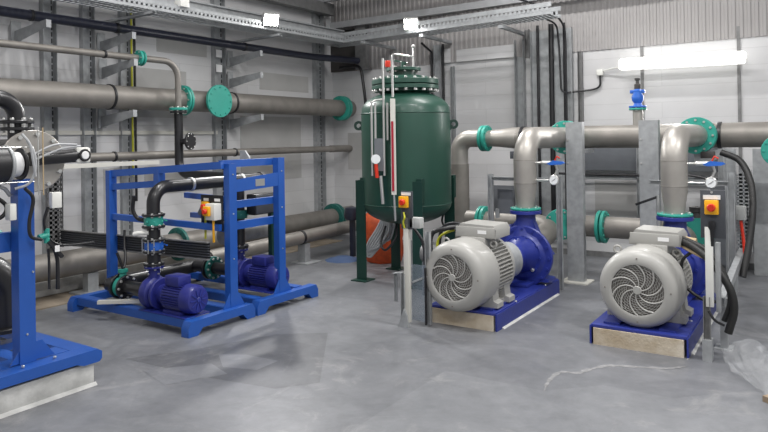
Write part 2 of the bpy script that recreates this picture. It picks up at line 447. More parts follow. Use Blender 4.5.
# second low pipe, nearer the room
t = thing('low_branch_pipe', 'smaller stainless pipe near the floor ending behind the green tank', 'pipe', (-5.63,4.9,.31))
part(t, 'pipe_body', MB().cyl((-5.63,5.0,.31), (-5.63,8.3,.36), .085, seg=28), 'steel')
part(t, 'pipe_band', MB().disc((-5.63,6.55,.335), 'Y', .093, .04, .083), 'black')
s_ = thing('pipe_support', 'low steel stand with square foot under the smaller floor pipe', 'pipe support', (-5.63,6.6,0), 'stands under the low wall pipe')
part(s_, 'column', MB().box(-5.69, -5.57, 6.56, 6.66, .015, .25), 'galv')
part(s_, 'base_plate', MB().box(-5.76, -5.46, 6.47, 6.77, 0, .015), 'galv')
solo('cloth_rag', MB().lathe((-5.3,7.0,0), 'Z', [(0,.03),(.1,.045),(.17,.02),(.22,.012),(.24,.0)], 9), 'rag', 'crumpled blue cloth on the floor beside the pipe stand', 'cloth')
# cantilever arms
def arm(label, y, z, x1, h=.09):
    t = thing('cantilever_arm', label, 'bracket', (XL+.07,y,z), 'cantilever arms on the left wall columns')
    mb = MB(); x0 = XL+.07
    mb.poly([(x0,z-h-.09),(x1,z-.07),(x1,z),(x0,z-.055)], y-.02, y-.014)
    mb.poly([(x0,z-.055),(x1,z),(x1,z+.006),(x0,z-.049)], y-.02, y+.03)
    part(t, 'arm_channel', mb, 'galv')
    part(t, 'end_cap', MB().box(x1-.003, x1+.003, y-.02, y+.03, z-.07, z+.004), 'galv')
    part(t, 'mounting_plate', MB().box(x0-.008, x0, y-.05, y+.05, z-h-.09, z+.05), 'galv')
    return t
arm('galvanised arm under the blue-black pipe, nearest the left picture edge', 3.55, 2.79, -6.2)
arm('galvanised arm under the blue-black pipe above the teal thin-pipe flange', 4.5, 2.79, -6.2)
arm('galvanised arm under the blue-black pipe above the blind flange', 6.46, 2.79, -6.2)
arm('galvanised arm directly under the thin steel pipe left of its teal flange', 4.52, 2.50, -6.2)
arm('empty galvanised arm above the teal blind flange', 6.46, 2.50, -6.2)
arm('galvanised arm under the large pipe left of the vertical black pipe', 4.5, 1.945, -6.2)
arm('galvanised arm under the large pipe right of the blind flange', 6.46, 1.94, -6.2)
solo('wall_conduit', MB().box(XL, XL+.03, 3.4, 6.25, 1.69, 1.735), 'cream', 'thin cream trunking running level on the left wall under the large pipe', 'conduit')
solo('cream_beam', MB().box(-6.0, -5.92, 2.9, 4.6, 1.36, 1.40), 'cream', 'thin cream rail behind the top of the blue pump frame', 'rail')
# cable slots + earth cables on column C
solo('earth_cable', MB().tube([(XL+.06,4.9,1.2),(XL+.06,4.9,3.2)], .012, 8), 'wirey', 'green and yellow earth cable running up the left wall column', 'cable')
solo('riser_cable', MB().tube([(XL+.06,4.94,.9),(XL+.06,4.94,3.3)], .015, 8), 'black', 'black cable running up the left wall beside the earth cable', 'cable')
# vertical perforated tray at the disc column
def ladder_tray(t, p, q, w, u, v, lip=.05, step=.05, name='tray_bed', m='galv'):
    """perforated tray: bed made of side lips and slats"""
    p, q, u, v = Vector(p), Vector(q), Vector(u), Vector(v); d = (q-p); L = d.length; d.normalize()
    mb = MB()
    for s in (-1,1):
        for a0, a1 in ((0,.3),(.62,1)):
            mb.prof([(s*w/2-.003,lip*a0),(s*w/2+.003,lip*a0),(s*w/2+.003,lip*a1),(s*w/2-.003,lip*a1)], p, q, u, v)
        for k in range(int(L/step)):
            a = p+d*(k*step)
            mb.prof([(s*w/2-.003,lip*.28),(s*w/2+.003,lip*.28),(s*w/2+.003,lip*.64),(s*w/2-.003,lip*.64)], a, a+d*step*.5, u, v)
    part(t, 'side_lip', mb, m)
    mb = MB(); n = int(L/step)
    for k in range(n):
        a = p+d*(k*step)
        mb.prof([(-w/2,0),(w/2,0),(w/2,.002),(-w/2,.002)], a, a+d*step*.62, u, v)
    for s in (-.17,.17):
        mb.prof([(s*w-.015,0),(s*w+.015,0),(s*w+.015,.002),(s*w-.015,.002)], p, q, u, v)
    part(t, name, mb, m)
t = thing('cable_tray', 'vertical perforated cable tray on the left wall beside the bolted disc', 'cable tray', (XL+.09,3.9,.45))
ladder_tray(t, (XL+.09,3.9,.5), (XL+.09,3.9,1.35), .16, (0,1,0), (1,0,0), m='galv_dark')
# horizontal dark ribbed tray in front of the frame
t = thing('cable_tray', 'dark slatted cable tray running level across the blue pump frame', 'cable tray', (-5.6,3.95,.6))
part(t, 'backing', MB().prof([(-.075,0),(.075,0),(.075,.004),(-.075,.004)], (XL+.12,3.96,.61), (-4.44,3.96,.645), (0,0,1), (0,1,0)), 'black')
mb = MB()
for z in (-.066,-.045,-.022,0,.022,.045):
    mb.bar((XL+.12,3.95,.61+z), (-4.44,3.95,.645+z), .02, .008)
part(t, 'slats', mb, 'board')
for z in (-.074,.074): part(t, 'edge_rail', MB().bar((XL+.12,3.945,.61+z), (-4.44,3.945,.645+z), .03, .01), 'galv_dark')

# ================================================================== OVERHEAD TRAYS AND BEAMS
t = thing('overhead_cable_tray', 'perforated galvanised tray hanging high along the left wall', 'cable tray', (-6.15,2.5,3.05))
ladder_tray(t, (-6.12,1.2,2.985), (-6.12,8.2,3.05), .34, (1,0,0), (0,0,1), .10, .06)
t2 = thing('tray_hanger', 'galvanised crossbars carrying the overhead tray on the left', 'bracket', (-6.3,5,3.1))
for y in (2.6, 4.5, 6.46): part(t2, 'crossbar', MB().channel((XL+.07,y,2.965), (-5.85,y,2.985), .05, .03, .004, (0,1,0), (0,0,-1)), 'galv')
t = thing('cable_trunking', 'broad solid galvanised trunking above the overhead tray on the left', 'trunking', (-6.35,6,3.3))
part(t, 'trunk_body', MB().prof([(-.14,0),(.14,0),(.14,.12),(-.14,.12)], (-6.5,1.2,3.14), (-6.5,8.5,3.2), (1,0,0), (0,0,1)), 'galv')
part(t, 'cover_lip', MB().bar((-6.34,1.2,3.265), (-6.34,8.5,3.325), .03, .02), 'galv')
t = thing('overhead_cable_tray', 'perforated galvanised tray hanging along the back wall over the tank', 'cable tray', (-4.5,8.2,3.15))
ladder_tray(t, (-6.3,8.15,3.04), (-2.75,8.15,3.11), .36, (0,1,0), (0,0,1), .15, .06)
t2 = thing('tray_hanger', 'galvanised cross brackets under the back wall tray', 'bracket', (-3.4,8.2,3.1))
for x in (-5.6,-4.6,-3.42): part(t2, 'crossbar', MB().box(x-.03, x+.03, 7.95, YB-.03, 3.0, 3.04), 'galv')
for i, (x0,x1,y,z,h,lab) in enumerate([(-6.7,1.5,8.6,3.46,.1,'long light steel beam high across the back wall above the floodlight'),
                                 (-6.7,-2.9,8.3,3.85,.12,'second steel beam high in the far corner above the tank')]):
    t = thing('roof_beam', lab, 'beam', (x0,y,z), 'steel beams under the roof')
    part(t, 'beam_body', MB().channel((x0,y,z), (x1,y,z+.06), h, .07, .008, (0,0,1), (0,1,0)), 'beam')
    part(t, 'end_plate', MB().box(x0-.01, x0, y-.1, y+.03, z-.1, z+.1), 'beam')
t = thing('roof_beam', 'dark steel beam running along the top of the left wall', 'beam', (-6.6,3,3.75), 'steel beams under the roof')
part(t, 'beam_body', MB().box(-6.75, -6.6, .5, 8.6, 3.62, 3.8), 'galv_dark')
t = thing('corner_post', 'dark steel corner post standing between the black pipe end and the tank', 'post', (-6.15,8.7,2.71))
part(t, 'post_body', MB().box(-6.27,-6.06,8.7,8.8,2.72,3.5), 'galv_dark'); part(t, 'cap_plate', MB().box(-6.22,-6.04,8.68,8.84,2.71,2.73), 'galv_dark')
solo('corner_cable', MB().tube(fillet([(-6.6,8.72,2.78),(-6.15,8.68,2.78),(-6.08,8.68,2.3),(-6.08,8.75,1.9)], .12), .025, 10), 'black', 'black cable curving down the back wall left of the tank', 'cable')

# floodlights
def flood(label, c, d, size=.2):
    c = Vector(c); d = Vector(d).normalized(); t = thing('floodlight', label, 'light', c, 'floodlights on the cable trays')
    u, v = frame_for(d)
    def q(a, b, e): return c+u*a+v*b+d*e
    part(t, 'housing', MB().prof([(-size*.5,-size*.4),(size*.5,-size*.4),(size*.5,size*.4),(-size*.5,size*.4)], c-d*.07, c, u, v), 'grey_plastic')
    part(t, 'lens', MB().prof([(-size*.44,-size*.34),(size*.44,-size*.34),(size*.44,size*.34),(-size*.44,size*.34)], c, c+d*.006, u, v), 'flood')
    part(t, 'bracket', MB().tube([q(-size*.55,0,-.03), q(-size*.55,size*.55,-.1), q(size*.55,size*.55,-.1), q(size*.55,0,-.03)], .008, 8), 'galv')
    L = bpy.data.lights.new('lamp', 'SPOT'); L.energy = 260; L.spot_size = math.radians(150); L.spot_blend = .8; L.shadow_soft_size = .08; L.color = (1,.985,.975)
    lo = bpy.data.objects.new('lamp', L); COL.objects.link(lo); lo.parent = t; lo.location = d*.03
    lo.rotation_euler = d.to_track_quat('-Z', 'Y').to_euler()
    return t
flood('bright square floodlight on the left overhead tray', (-5.86,6.3,3.14), (.75,-.45,-.5), .2)
flood('bright square floodlight on the back tray above the green tank', (-4.76,7.95,3.19), (.45,-.8,-.45), .2)
# white junction box and cctv like fitting up on the trunking
solo('junction_box', MB().box(-6.02,-5.9,4.9,5.02,3.1,3.22,.01), 'white', 'small white box on the overhead tray at the top left', 'box')

# fluorescent batten on the back wall
def batten(label, p, q, m, watt, grp, r=.07):
    p, q = Vector(p), Vector(q); c = (p+q)/2; d = (q-p).normalized()
    t = thing('batten_light', label, 'light', c, grp)
    part(t, 'diffuser', MB().tube([p, p+d*.03, q-d*.03, q], [r*.8, r, r, r*.8], 16), m)
    part(t, 'spine', MB().bar(p+Vector((0,.02,.0)) , q+Vector((0,.02,.0)), r*1.0, r*1.6), 'white')
    L = bpy.data.lights.new('lamp', 'AREA'); L.shape = 'RECTANGLE'; L.size = (q-p).length; L.size_y = .12; L.energy = watt; L.color = (1,.985,.975)
    lo = bpy.data.objects.new('lamp', L); COL.objects.link(lo); lo.parent = t
    return t, lo
t, lo = batten('glowing fluorescent batten on the back wall at the right', (-2.11,YB-.2,2.49), (-.70,YB-.2,2.47), 'batten', 30, None, .075)
lo.location = (0,-.09,0); lo.rotation_euler = (math.radians(90),0,0)   # faces the room
lo.rotation_euler = Vector((0,-1,-.2)).to_track_quat('-Z','X').to_euler()
solo('light_junction_box', MB().box(-2.44,-2.36,YB-.06,YB,2.38,2.46,.008), 'white', 'small white box on the back wall feeding the batten light', 'box')
solo('light_lead', MB().tube([(-2.37,YB-.04,2.44),(-2.13,YB-.1,2.47)], .01, 8), 'white', 'white lead between the small wall box and the batten light', 'cable')
solo('looped_cable', MB().tube(fillet([(-3.1,8.5,3.2),(-2.93,8.7,3.1),(-2.92,YB-.1,2.8),(-2.9,YB-.1,2.17),(-2.5,YB-.03,2.2),(-2.4,YB-.03,2.23),(-2.4,YB-.03,2.38)], .08), .013, 8), 'black', 'black cable running along the back wall up into the small white box', 'cable')
# unseen ceiling battens above the frame, guessed and added to light the hall
k = 0
for (x, y, w) in ((-4.2,-.5,45),(-4.4,3.4,95),(-1.2,.6,85),(-1.2,4.6,115),(2.0,1.0,130),(2.0,4.6,150),(-2.6,7.0,85)):
    t, lo = batten('added ceiling batten, unseen, lighting the hall', (x-.75,y,4.9), (x+.75,y,4.9), 'bulk', w, 'added ceiling battens for fill light')
    lo.location = (0,0,-.09)

# ================================================================== BACK WALL COLUMNS
strut('wide galvanised column left of the broad cable tray on the back wall', -3.50, YB, .13, .1, 0, 2.95, 'galvanised columns on the back wall', 'Y')
strut('narrow galvanised column right of the broad cable tray on the back wall', -2.66, YB, .06, .06, .9, 2.72, 'galvanised columns on the back wall', 'Y', m='galv_dark')
strut('short galvanised column above the green tank with black cables', -4.81, YB-.03, .12, .04, 1.9, 3.0, 'galvanised columns on the back wall', 'Y')
strut('slim galvanised column right of the tank above the tank shoulder', -4.57, YB, .06, .05, .9, 2.66, 'galvanised columns on the back wall', 'Y')
solo('riser_cable', MB().tube([(-4.91,YB-.06,1.9),(-4.91,YB-.06,2.9),(-4.91,8.5,3.0)], .018, 8), 'black', 'black cable left of the short column above the tank', 'cable')
solo('riser_cable', MB().tube([(-4.71,YB-.06,1.9),(-4.71,YB-.06,3.0)], .018, 8), 'black', 'black cable right of the short column above the tank', 'cable')
t = thing('vertical_cable_tray', 'broad grey vertical cable tray carrying black cables up the back wall', 'cable tray', (-3.05,YB-.05,.2))
part(t, 'tray_bed', MB().box(-3.33,-2.76,YB-.04,YB-.025,.15,3.05), 'galv')
for x in (-3.33,-2.76): part(t, 'side_lip', MB().box(x-.004,x+.004,YB-.09,YB-.012,.15,3.05), 'galv')
for x, lab, r in ((-3.23,'thin black cable at the left of the broad vertical tray',.02),(-3.04,'thick black cable in the middle of the broad vertical tray',.035),(-2.86,'black cable at the right edge of the broad vertical tray',.018)):
    solo('riser_cable', MB().tube([(x,YB-.07,.3),(x,YB-.07,3.12)], r, 8), 'black', lab, 'cable', group='black cables on the broad vertical tray')
solo('drop_cable', MB().tube(smooth_path([(-3.3,8.1,3.4),(-3.1,8.3,3.33),(-2.95,8.5,3.26),(-2.85,8.68,3.1),(-2.83,8.74,2.9),(-2.83,8.74,2.4),(-2.83,8.74,1.2)]), .014, 8), 'black', 'black cable curving over from the tray end down the right side', 'cable')
# short stub channel right of the first column
solo('stub_channel', MB().channel((-3.31,8.62,2.66),(-3.31,8.62,3.05),.06,.05,.005,(1,0,0),(0,-1,0)), 'galv_dark', 'short dark channel hanging beside the wide galvanised column', 'bracket')

# wall equipment rack behind the header pipe
t = thing('wall_cabinet', 'long slate grey panel on the back wall under the header pipe', 'panel', (-2.1,YB-.1,1.05))
part(t, 'face', MB().box(-2.74,-1.02,YB-.1,YB,1.14,1.62,.005), 'slate')
part(t, 'lower_rail', MB().channel((-2.8,YB-.12,1.05),(-.95,YB-.12,1.05),.05,.03,.005,(0,0,1),(0,-1,0)), 'galv')
part(t, 'upper_rail', MB().channel((-2.8,YB-.12,1.66),(-.95,YB-.12,1.66),.05,.03,.005,(0,0,1),(0,-1,0)), 'galv')
for x in (-2.76,-1.9,-.98): part(t, 'upright', MB().channel((x,YB-.14,0),(x,YB-.14,1.7),.06,.04,.005,(1,0,0),(0,-1,0)), 'galv')
solo('panel_cable', MB().tube(smooth_path([(-2.9,8.6,1.1),(-2.5,8.62,1.09),(-1.9,8.62,1.09),(-1.3,8.62,1.1),(-1.0,8.6,1.02)]), .016, 8), 'black', 'black cable lying along the lower rail of the slate panel', 'cable')

# ================================================================== HEADER PIPE
HY, HR, HZc = 7.75, .13, 1.58
t = thing('header_pipe', 'large stainless header pipe crossing the back with teal flanges', 'pipe', (-3.7,HY,HZc))
part(t, 'pipe_body', MB().cyl((-3.12,HY,HZc), (2.2,HY,HZc), HR, seg=40), 'steel')
part(t, 'reducer', MB().tube([(-3.52,HY,HZc),(-3.36,HY,HZc),(-3.2,HY,HZc),(-3.1,HY,HZc)], [.10,.112,.13,.13], 36), 'steel_light')
part(t, 'elbow', MB().tube(fillet([(-3.6,HY,HZc),(-3.93,HY,HZc),(-3.93,HY,1.2)], .3, 14), .112, 32), 'steel_light')
part(t, 'down_leg', MB().tube([(-3.93,HY,1.25),(-3.93,HY,.02)], .118, 32), 'steel')
flange(t, (-3.54,HY,HZc), 'X', .165, .04, n=12, bs=.013, bm_='teal', r_in=.09)
flange(t, (-3.59,HY,HZc), 'X', .165, .04, n=0, r_in=.09)
for x in (-3.05, -.88): part(t, 'pipe_band', MB().disc((x,HY,HZc), 'X', HR+.012, .04, HR-.004), 'black')
for x in (-2.44, -1.07):
    part(t, 'branch', MB().cyl((x,HY,HZc), (x,HY-.22,HZc), .115, seg=32), 'steel')
    flange(t, (x,HY-.2,HZc), 'Y', .19, .035, n=0, r_in=.1)
flange(t, (-.34,HY-.3,1.42), (.1,-1,0), .15, .03, n=10, bs=.012, bm_='teal')
part(t, 'riser_stub', MB().cyl((-1.7,HY,HZc+.1), (-1.7,HY,1.87), .055, seg=24), 'steel_light')
# air valve
t = thing('air_valve', 'blue air valve standing on a stub above the header pipe', 'valve', (-1.7,HY,1.88))
flange(t, (-1.7,HY,1.885), 'Z', .095, .02, n=8, bs=.01); flange(t, (-1.7,HY,1.91), 'Z', .095, .02, 'valve_blue', n=0)
part(t, 'valve_body', MB().lathe((-1.7,HY,1.92), 'Z', [(.05,0),(.04,.03),(.06,.06),(.065,.1),(.045,.15),(.05,.17),(.03,.19),(0,.19)], 24).box(-1.78,-1.62,HY-.02,HY+.02,2.06,2.1,.006), 'valve_blue')
part(t, 'cap', MB().lathe((-1.7,HY,2.11), 'Z', [(.035,0),(.035,.05),(.02,.06),(.018,.09),(.03,.1),(.03,.12),(0,.12)], 20), 'brown')
# support posts
def support_post(label, x, y, w, h):
    t = thing('support_post', label, 'post', (x,y,0), 'galvanised channel posts holding the header pipe')
    part(t, 'channel', MB().channel((x,y,.015),(x,y,h), w, .09, .008, (1,0,0), (0,1,0)), 'galv')
    part(t, 'base_plate', MB().box(x-.15,x+.15,y-.1,y+.17,0,.015), 'cream')
    part(t, 'pipe_saddle', MB().box(x-.05,x+.05,y+.05,HY-.02,HZc-HR-.05,HZc-HR-.005), 'galv')
    bolts(t, (x-w/2+.02,y-.004,1.3), 'Y', 0.0001, 1, .012); bolts(t, (x-w/2+.02,y-.004,1.55), 'Y', 0.0001, 1, .012)
    return t
support_post('tall galvanised channel post between the two big pumps, left one', -2.24, 7.15, .18, 1.745)
support_post('tall galvanised channel post behind the right big motor', -1.47, 7.15, .19, 1.745)
# bracket under flange at right
t = thing('saddle_bracket', 'galvanised gusset bracket under the header by the right riser', 'bracket', (-.95,7.5,1.3))
part(t, 'gusset', MB().poly([(-1.1,1.43),(-.78,1.43),(-.82,1.37),(-.95,1.3),(-1.1,1.28)], 7.52, 7.56), 'galv')
part(t, 'upright', MB().channel((-.76,7.5,.0),(-.76,7.5,1.44), .1, .05, .006, (1,0,0), (0,-1,0)), 'galv')

# ================================================================== BIG PUMP SETS
def pump_set(cx, y0, words, mzc=.44, yf=None, px=None, bx_off=.08, bw=.33):
    """long-coupled end suction pump with motor towards the room"""
    where = words['where']
    # ---- base
    t = thing('pump_plinth', words['base'], 'pump base', (cx,y0,0), 'blue bases of the big pumps')
    x0, x1, y1 = cx-bw, cx+bw, y0+1.55
    part(t, 'grout_infill', MB().box(x0+.01,x1-.01,y0-.012,y1-.02,0,.125), 'grout')
    mb = MB(); mb.box(x0-.01,x1+.01,y0,y1,.125,.15,.004)
    for s in (x0-.02,x1+.008): mb.box(s,s+.014,y0-.005,y1,.0,.14)
    mb.box(x0,x1,y1-.01,y1+.01,0,.14)
    part(t, 'base_channel', mb, 'pump_blue')
    part(t, 'grout_skirt', MB().poly([(x1+.022,0),(x1+.042,0),(x1+.03,.008),(x1+.022,.012)], y0+.1, y1-.05), 'plinth')
    mb = MB(); 
    for s in (-.2,.2): mb.box(cx+s-.06,cx+s+.06,y0+.06,y0+.62,.15,.165)
    part(t, 'motor_rail', mb, 'pump_blue')
    mb = MB().box(cx-.2,cx+.2,y0+.98,y0+1.42,.15,.18,.004); part(t, 'pump_pad', mb, 'pump_blue')
    bolts(t, (cx+.3,y0+.45,.15), 'Z', .0001, 1, .014); bolts(t, (cx+.3,y0+1.2,.15), 'Z', .0001, 1, .014)
    # ---- motor
    R = .298; zc = mzc; yf = yf or y0+.02; px = px or cx
    t = thing('electric_motor', words['motor'], 'motor', (cx,y0+.35,.165), 'cream motors of the big pumps')
    c = (cx,yf,zc)
    cowl = part(t, 'fan_cowl', MB().lathe(c, 'Y', [(.188,.0),(.2,-.004),(.245,.004),(.275,.028),(.292,.065),(R,.11),(R,.30),(R-.012,.31),(R-.012,.29),(R-.02,.12),(.26,.03),(.188,.012)], 56, closed=True), 'motor')
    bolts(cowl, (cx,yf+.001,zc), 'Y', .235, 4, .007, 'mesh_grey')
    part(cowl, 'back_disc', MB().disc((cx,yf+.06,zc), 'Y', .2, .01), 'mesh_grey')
    mb = MB()
    for r in (.045,.062,.079,.096,.113,.13,.147,.164,.178): mb.ring((cx,yf+.014,zc), 'Y', r, .0026, 40, 5)
    for k in range(10):
        a0 = 2*PI*k/10; pts = []
        for j in range(10):
            f_ = j/9; r = .025+.165*f_; a = a0+.95*f_**1.25
            pts.append((cx+r*math.cos(a), yf+.006, zc+r*math.sin(a)))
        mb.tube(pts, [.0045+.003*j/9 for j in range(10)], 6)
        for off in (.21,.42):      # intermediate wires between the spokes
            pts = []
            for j in range(6):
                f_ = .3+.7*j/5; r = .025+.165*f_; a = a0+off+.95*f_**1.25
                pts.append((cx+r*math.cos(a), yf+.012, zc+r*math.sin(a)))
            mb.tube(pts, .0022, 5)
    mb.disc((cx,yf+.004,zc), 'Y', .032, .014)
    part(cowl, 'fan_grille', mb, 'motor')
    # finned body
    yb0, yb1 = yf+.28, yf+.63
    n = 52; mb = MB(); prof = []
    for k in range(n*4):
        a = 2*PI*k/(n*4); ph = k%4
        up = abs(math.cos(a)) < 10
        r = (.282 if ph in (1,2) else .248)
        prof.append((r*math.cos(a), r*math.sin(a)))
    mb.prof(prof, (cx,yb0,zc), (cx,yb1,zc), (1,0,0), (0,0,1))
    part(t, 'finned_body', mb, 'motor')
    part(t, 'end_shield', MB().lathe((cx,yb1,zc), 'Y', [(.0,0),(.28,0),(.285,.02),(.28,.05),(.23,.085),(.18,.1),(.0,.1)], 48), 'motor')
    part(t, 'mounting_block', MB().box(cx-.07,cx+.16,yb0+.02,yb1-.02,zc+.2,zc+.3,.01), 'motor')
    for s in (-1,1):
        mb = MB()
        for yy in (yb0-.02, yb1-.12):
            mb.poly([(cx+s*.29,.165),(cx+s*.29,.205),(cx+s*.25,.22),(cx+s*.235,.36),(cx+s*.12,.3),(cx+s*.12,.165)], yy, yy+.12)
        mb.box(min(cx+s*.14,cx+s*.24),max(cx+s*.14,cx+s*.24),yb0+.02,yb1-.02,.165,.2)
        part(t, 'foot', mb, 'motor')
    for s, yy in ((1,yb0+.08),(-1,yb0+.04)):
        ctr = Vector((cx+s*.20,yy,zc+.225)); u = Vector((s*.66,0,.75)); 
        pts = [ctr+u*(.025+.027*math.cos(q))+Vector((-s*.75,0,.66))*.027*math.sin(q) for q in [2*PI*i/16 for i in range(16)]]
        part(t, 'lifting_eye', MB().tube(pts, .009, 8, closed=True), 'motor')
    # terminal box
    bx, by = cx+bx_off, yb0+.2
    tb = part(t, 'terminal_box', MB().poly([(bx-.2,zc+.29),(bx+.18,zc+.29),(bx+.185,zc+.36),(bx+.16,zc+.4),(bx-.15,zc+.41),(bx-.2,zc+.335)], by-.15, by+.15), 'motor')
    part(tb, 'box_lid', MB().box(bx-.19,bx+.175,by-.165,by-.15,zc+.295,zc+.385,.004), 'motor')
    part(tb, 'nameplate', MB().box(bx+.02,bx+.1,by-.168,by-.1655,zc+.33,zc+.36), 'label', 'small pale nameplate')
    part(tb, 'gland', MB().cyl((bx+words['side']*.19,by,zc+.33),(bx+words['side']*.27,by-.01,zc+.32),.028,seg=16), 'tanwire' if words['side'] > 0 else 'black')
    # ---- pump
    yc = y0+1.27
    t = thing('centrifugal_pump', words['pump'], 'pump', (px,yc,.18), 'big blue centrifugal pumps')
    part(t, 'coupling_guard', MB().cyl((cx,yb1+.1,zc),(px,yc-.44,zc),.165,seg=36), 'galv')
    part(t, 'bearing_housing', MB().lathe((px,yc-.44,zc), 'Y', [(0,0),(.12,0),(.13,.03),(.115,.12),(.12,.2),(.16,.26),(.18,.31),(0,.31)], 36), 'pump_blue')
    # spiral casing
    pts = []; rs = []
    for j in range(37):
        q = j/36; a = PI*.5 - q*2*PI*.93
        rad = .20+.045*q; pts.append((px+rad*math.cos(a)*1.0, yc, zc-.02+rad*math.sin(a))); rs.append(.052+.038*q)
    vol = MB().tube(pts, rs, 18)
    part(t, 'volute', vol, 'pump_blue')
    part(t, 'casing_cover', MB().lathe((px,yc-.11,zc-.02), 'Y', [(0,-.03),(.20,-.03),(.215,-.01),(.235,0),(.24,.08),(.22,.2),(0,.22)], 44), 'pump_blue')
    bolts(t, (px,yc-.146,zc-.02), 'Y', .19, 10, .013, 'pump_blue'); bolts(t, (px,yc-.12,zc-.02), 'Y', .272, 16, .017, 'pump_blue')
    part(t, 'casing_flange', MB().disc((px,yc-.09,zc-.02), 'Y', .30, .04, bev=.008), 'pump_blue')
    zt = .875
    part(t, 'discharge_neck', MB().tube([(px-.02,yc,zc+.1),(px-.01,yc,zc+.22),(px,yc,zc+.32),(px,yc,zt-.045)], [.17,.125,.098,.095], 28), 'pump_blue')
    # side webs blending the neck into the casing
    part(t, 'casing_rib', MB().poly([(px-.3,zc),(px-.18,zc+.2),(px-.09,zc+.32),(px+.09,zc+.32),(px+.14,zc+.2),(px+.28,zc)], yc-.04, yc+.04), 'pump_blue')
    flange(t, (px,yc,zt-.03), 'Z', .155, .035, 'pump_blue', n=0)
    for s in (-1,1): part(t, 'foot', MB().poly([(px+s*.26,.18),(px+s*.26,.205),(px+s*.19,.215),(px+s*.17,.34),(px+s*.08,.34),(px+s*.08,.18)], yc-.1, yc+.1), 'pump_blue')
    part(t, 'drain_plug', MB().disc((px+.12,yc-.15,zc-.14), 'Y', .018, .03, seg=6), 'zinc')
    # ---- riser
    rx, ry = px, yc
    t = thing('riser_pipe', words['riser'], 'pipe', (rx,ry,.88), 'stainless risers over the big pumps')
    R2 = .113
    part(t, 'reducer', MB().tube([(rx,ry,.89),(rx,ry,.93),(rx,ry,1.1),(rx,ry,1.13)], [.088,.088,R2,R2], 36), 'steel_light')
    part(t, 'elbow', MB().tube(fillet([(rx,ry,1.12),(rx,ry,HZc),(rx+.03,HY-.3,HZc)], .36, 18), R2, 36), 'steel_light')
    for z in (1.13, 1.36): part(t, 'weld_seam', MB().ring((rx,ry,z), 'Z', R2, .0025, 36, 6), 'steel')
    flange(t, (rx,ry,.878), 'Z', .15, .022, 'teal', n=10, bs=.01, r_in=.08)
    flange(t, (rx+.03,HY-.285,HZc), 'Y', .19, .035, n=12, bs=.014, r_in=.1)
    # butterfly valve between the flanges
    part(t, 'butterfly_valve', MB().disc((rx+.03,HY-.245,HZc), 'Y', .178, .035, .09), 'valve_blue')
    # ---- gauge branch
    g = thing('pressure_gauge', words['gauge'], 'gauge', (rx+.3,ry-.02,1.15), 'pressure gauges on the risers')
    gx = rx+.29
    part(g, 'branch_pipe', MB().tube([(rx+R2-.005,ry,1.165),(gx,ry,1.165)], .011, 10), 'zinc')
    part(g, 'gauge_case', MB().lathe((gx+.01,ry-.02,1.17), 'Y', [(0,.03),(.045,.03),(.05,.02),(.05,-.005),(.044,-.008),(.043,0),(0,0)], 28), 'zinc')
    part(g, 'dial', MB().disc((gx+.01,ry-.022,1.17), 'Y', .042, .004), 'dial')
    part(g, 'needle', MB().bar((gx-.01,ry-.026,1.155),(gx+.03,ry-.026,1.185),.004,.003), 'black')
    v = thing('ball_valve', words['valve'], 'valve', (rx+.2,ry,1.33), 'blue-handled sample valves on the risers')
    part(v, 'valve_body', MB().tube([(rx+R2-.005,ry,1.335),(rx+.17,ry,1.335),(rx+.18,ry,1.335),(rx+.3,ry,1.335)], [.013,.013,.022,.02], 12), 'zinc')
    part(v, 'lever', MB().poly([(rx+.24,1.33),(rx+.3,1.36),(rx+.40,1.35),(rx+.42,1.335),(rx+.38,1.32),(rx+.27,1.315)], ry-.05, ry-.03), 'valve_blue', 'blue lever')
    part(v, 'spout', MB().tube([(rx+.31,ry,1.33),(rx+.33,ry,1.27),(rx+.3,ry,1.2)], .012, 10), 'zinc')
    part(v, 'red_tag', MB().tube([(rx+.31,ry-.01,1.36),(rx+.33,ry-.01,1.40),(rx+.36,ry-.01,1.38)], .008, 8), 'red', 'small red tag')
    # ---- suction line
    t = thing('suction_pipe', words['suction'], 'pipe', (px-.7,yc+.75,.62), 'suction pipes behind the big pumps')
    sy = yc+.93; sz = .6
    part(t, 'pipe_body', MB().tube(fillet([(px-.85,sy,sz),(px-.03,sy,sz),(px-.03,yc+.18,zc-.02)], .28, 12), .115, 32), 'steel')
    for dx in (-.87,-.92): flange(t, (px+dx,sy,sz), 'X', .175, .035, n=12 if dx > -.9 else 0, bs=.012, bm_='teal', r_in=.1)
    part(t, 'pipe_stub', MB().tube([(px-1.1,sy,sz),(px-.94,sy,sz)], .115, 32), 'steel')
    flange(t, (px+.06,sy-.06,sz+.02), (.45,-1,0), .17, .035, n=10, bs=.013)
    part(t, 'support_leg', MB().box(px-.5,px-.42,sy-.04,sy+.04,0,sz-.11), 'galv')

pump_set(-2.555, 5.03, yf=4.86, px=-2.47, bw=.30, bx_off=.07, words=dict(side=-1, where='left',
    base='blue steel pump base with cream front, left one of the big pair',
    motor='big cream electric motor with swirl fan grille, nearest the tank',
    pump='big blue centrifugal pump behind the left cream motor',
    riser='stainless riser and elbow rising from the left big blue pump',
    gauge='round pressure gauge beside the left stainless riser',
    valve='blue-handled small valve above the gauge on the left riser',
    suction='stainless suction pipe with teal flanges behind the left blue pump'))
pump_set(-1.155, 5.12, px=-1.10, bx_off=.07, words=dict(side=1, where='right',
    base='blue steel pump base with cream front, right one nearest the plastic bag',
    motor='big cream electric motor with swirl fan grille at the right',
    pump='big blue centrifugal pump behind the right cream motor',
    riser='stainless riser and elbow rising from the right big blue pump',
    gauge='round pressure gauge beside the right stainless riser',
    valve='blue-handled small valve above the gauge on the right riser',
    suction='stainless suction pipe with teal flanges behind the right motor'))
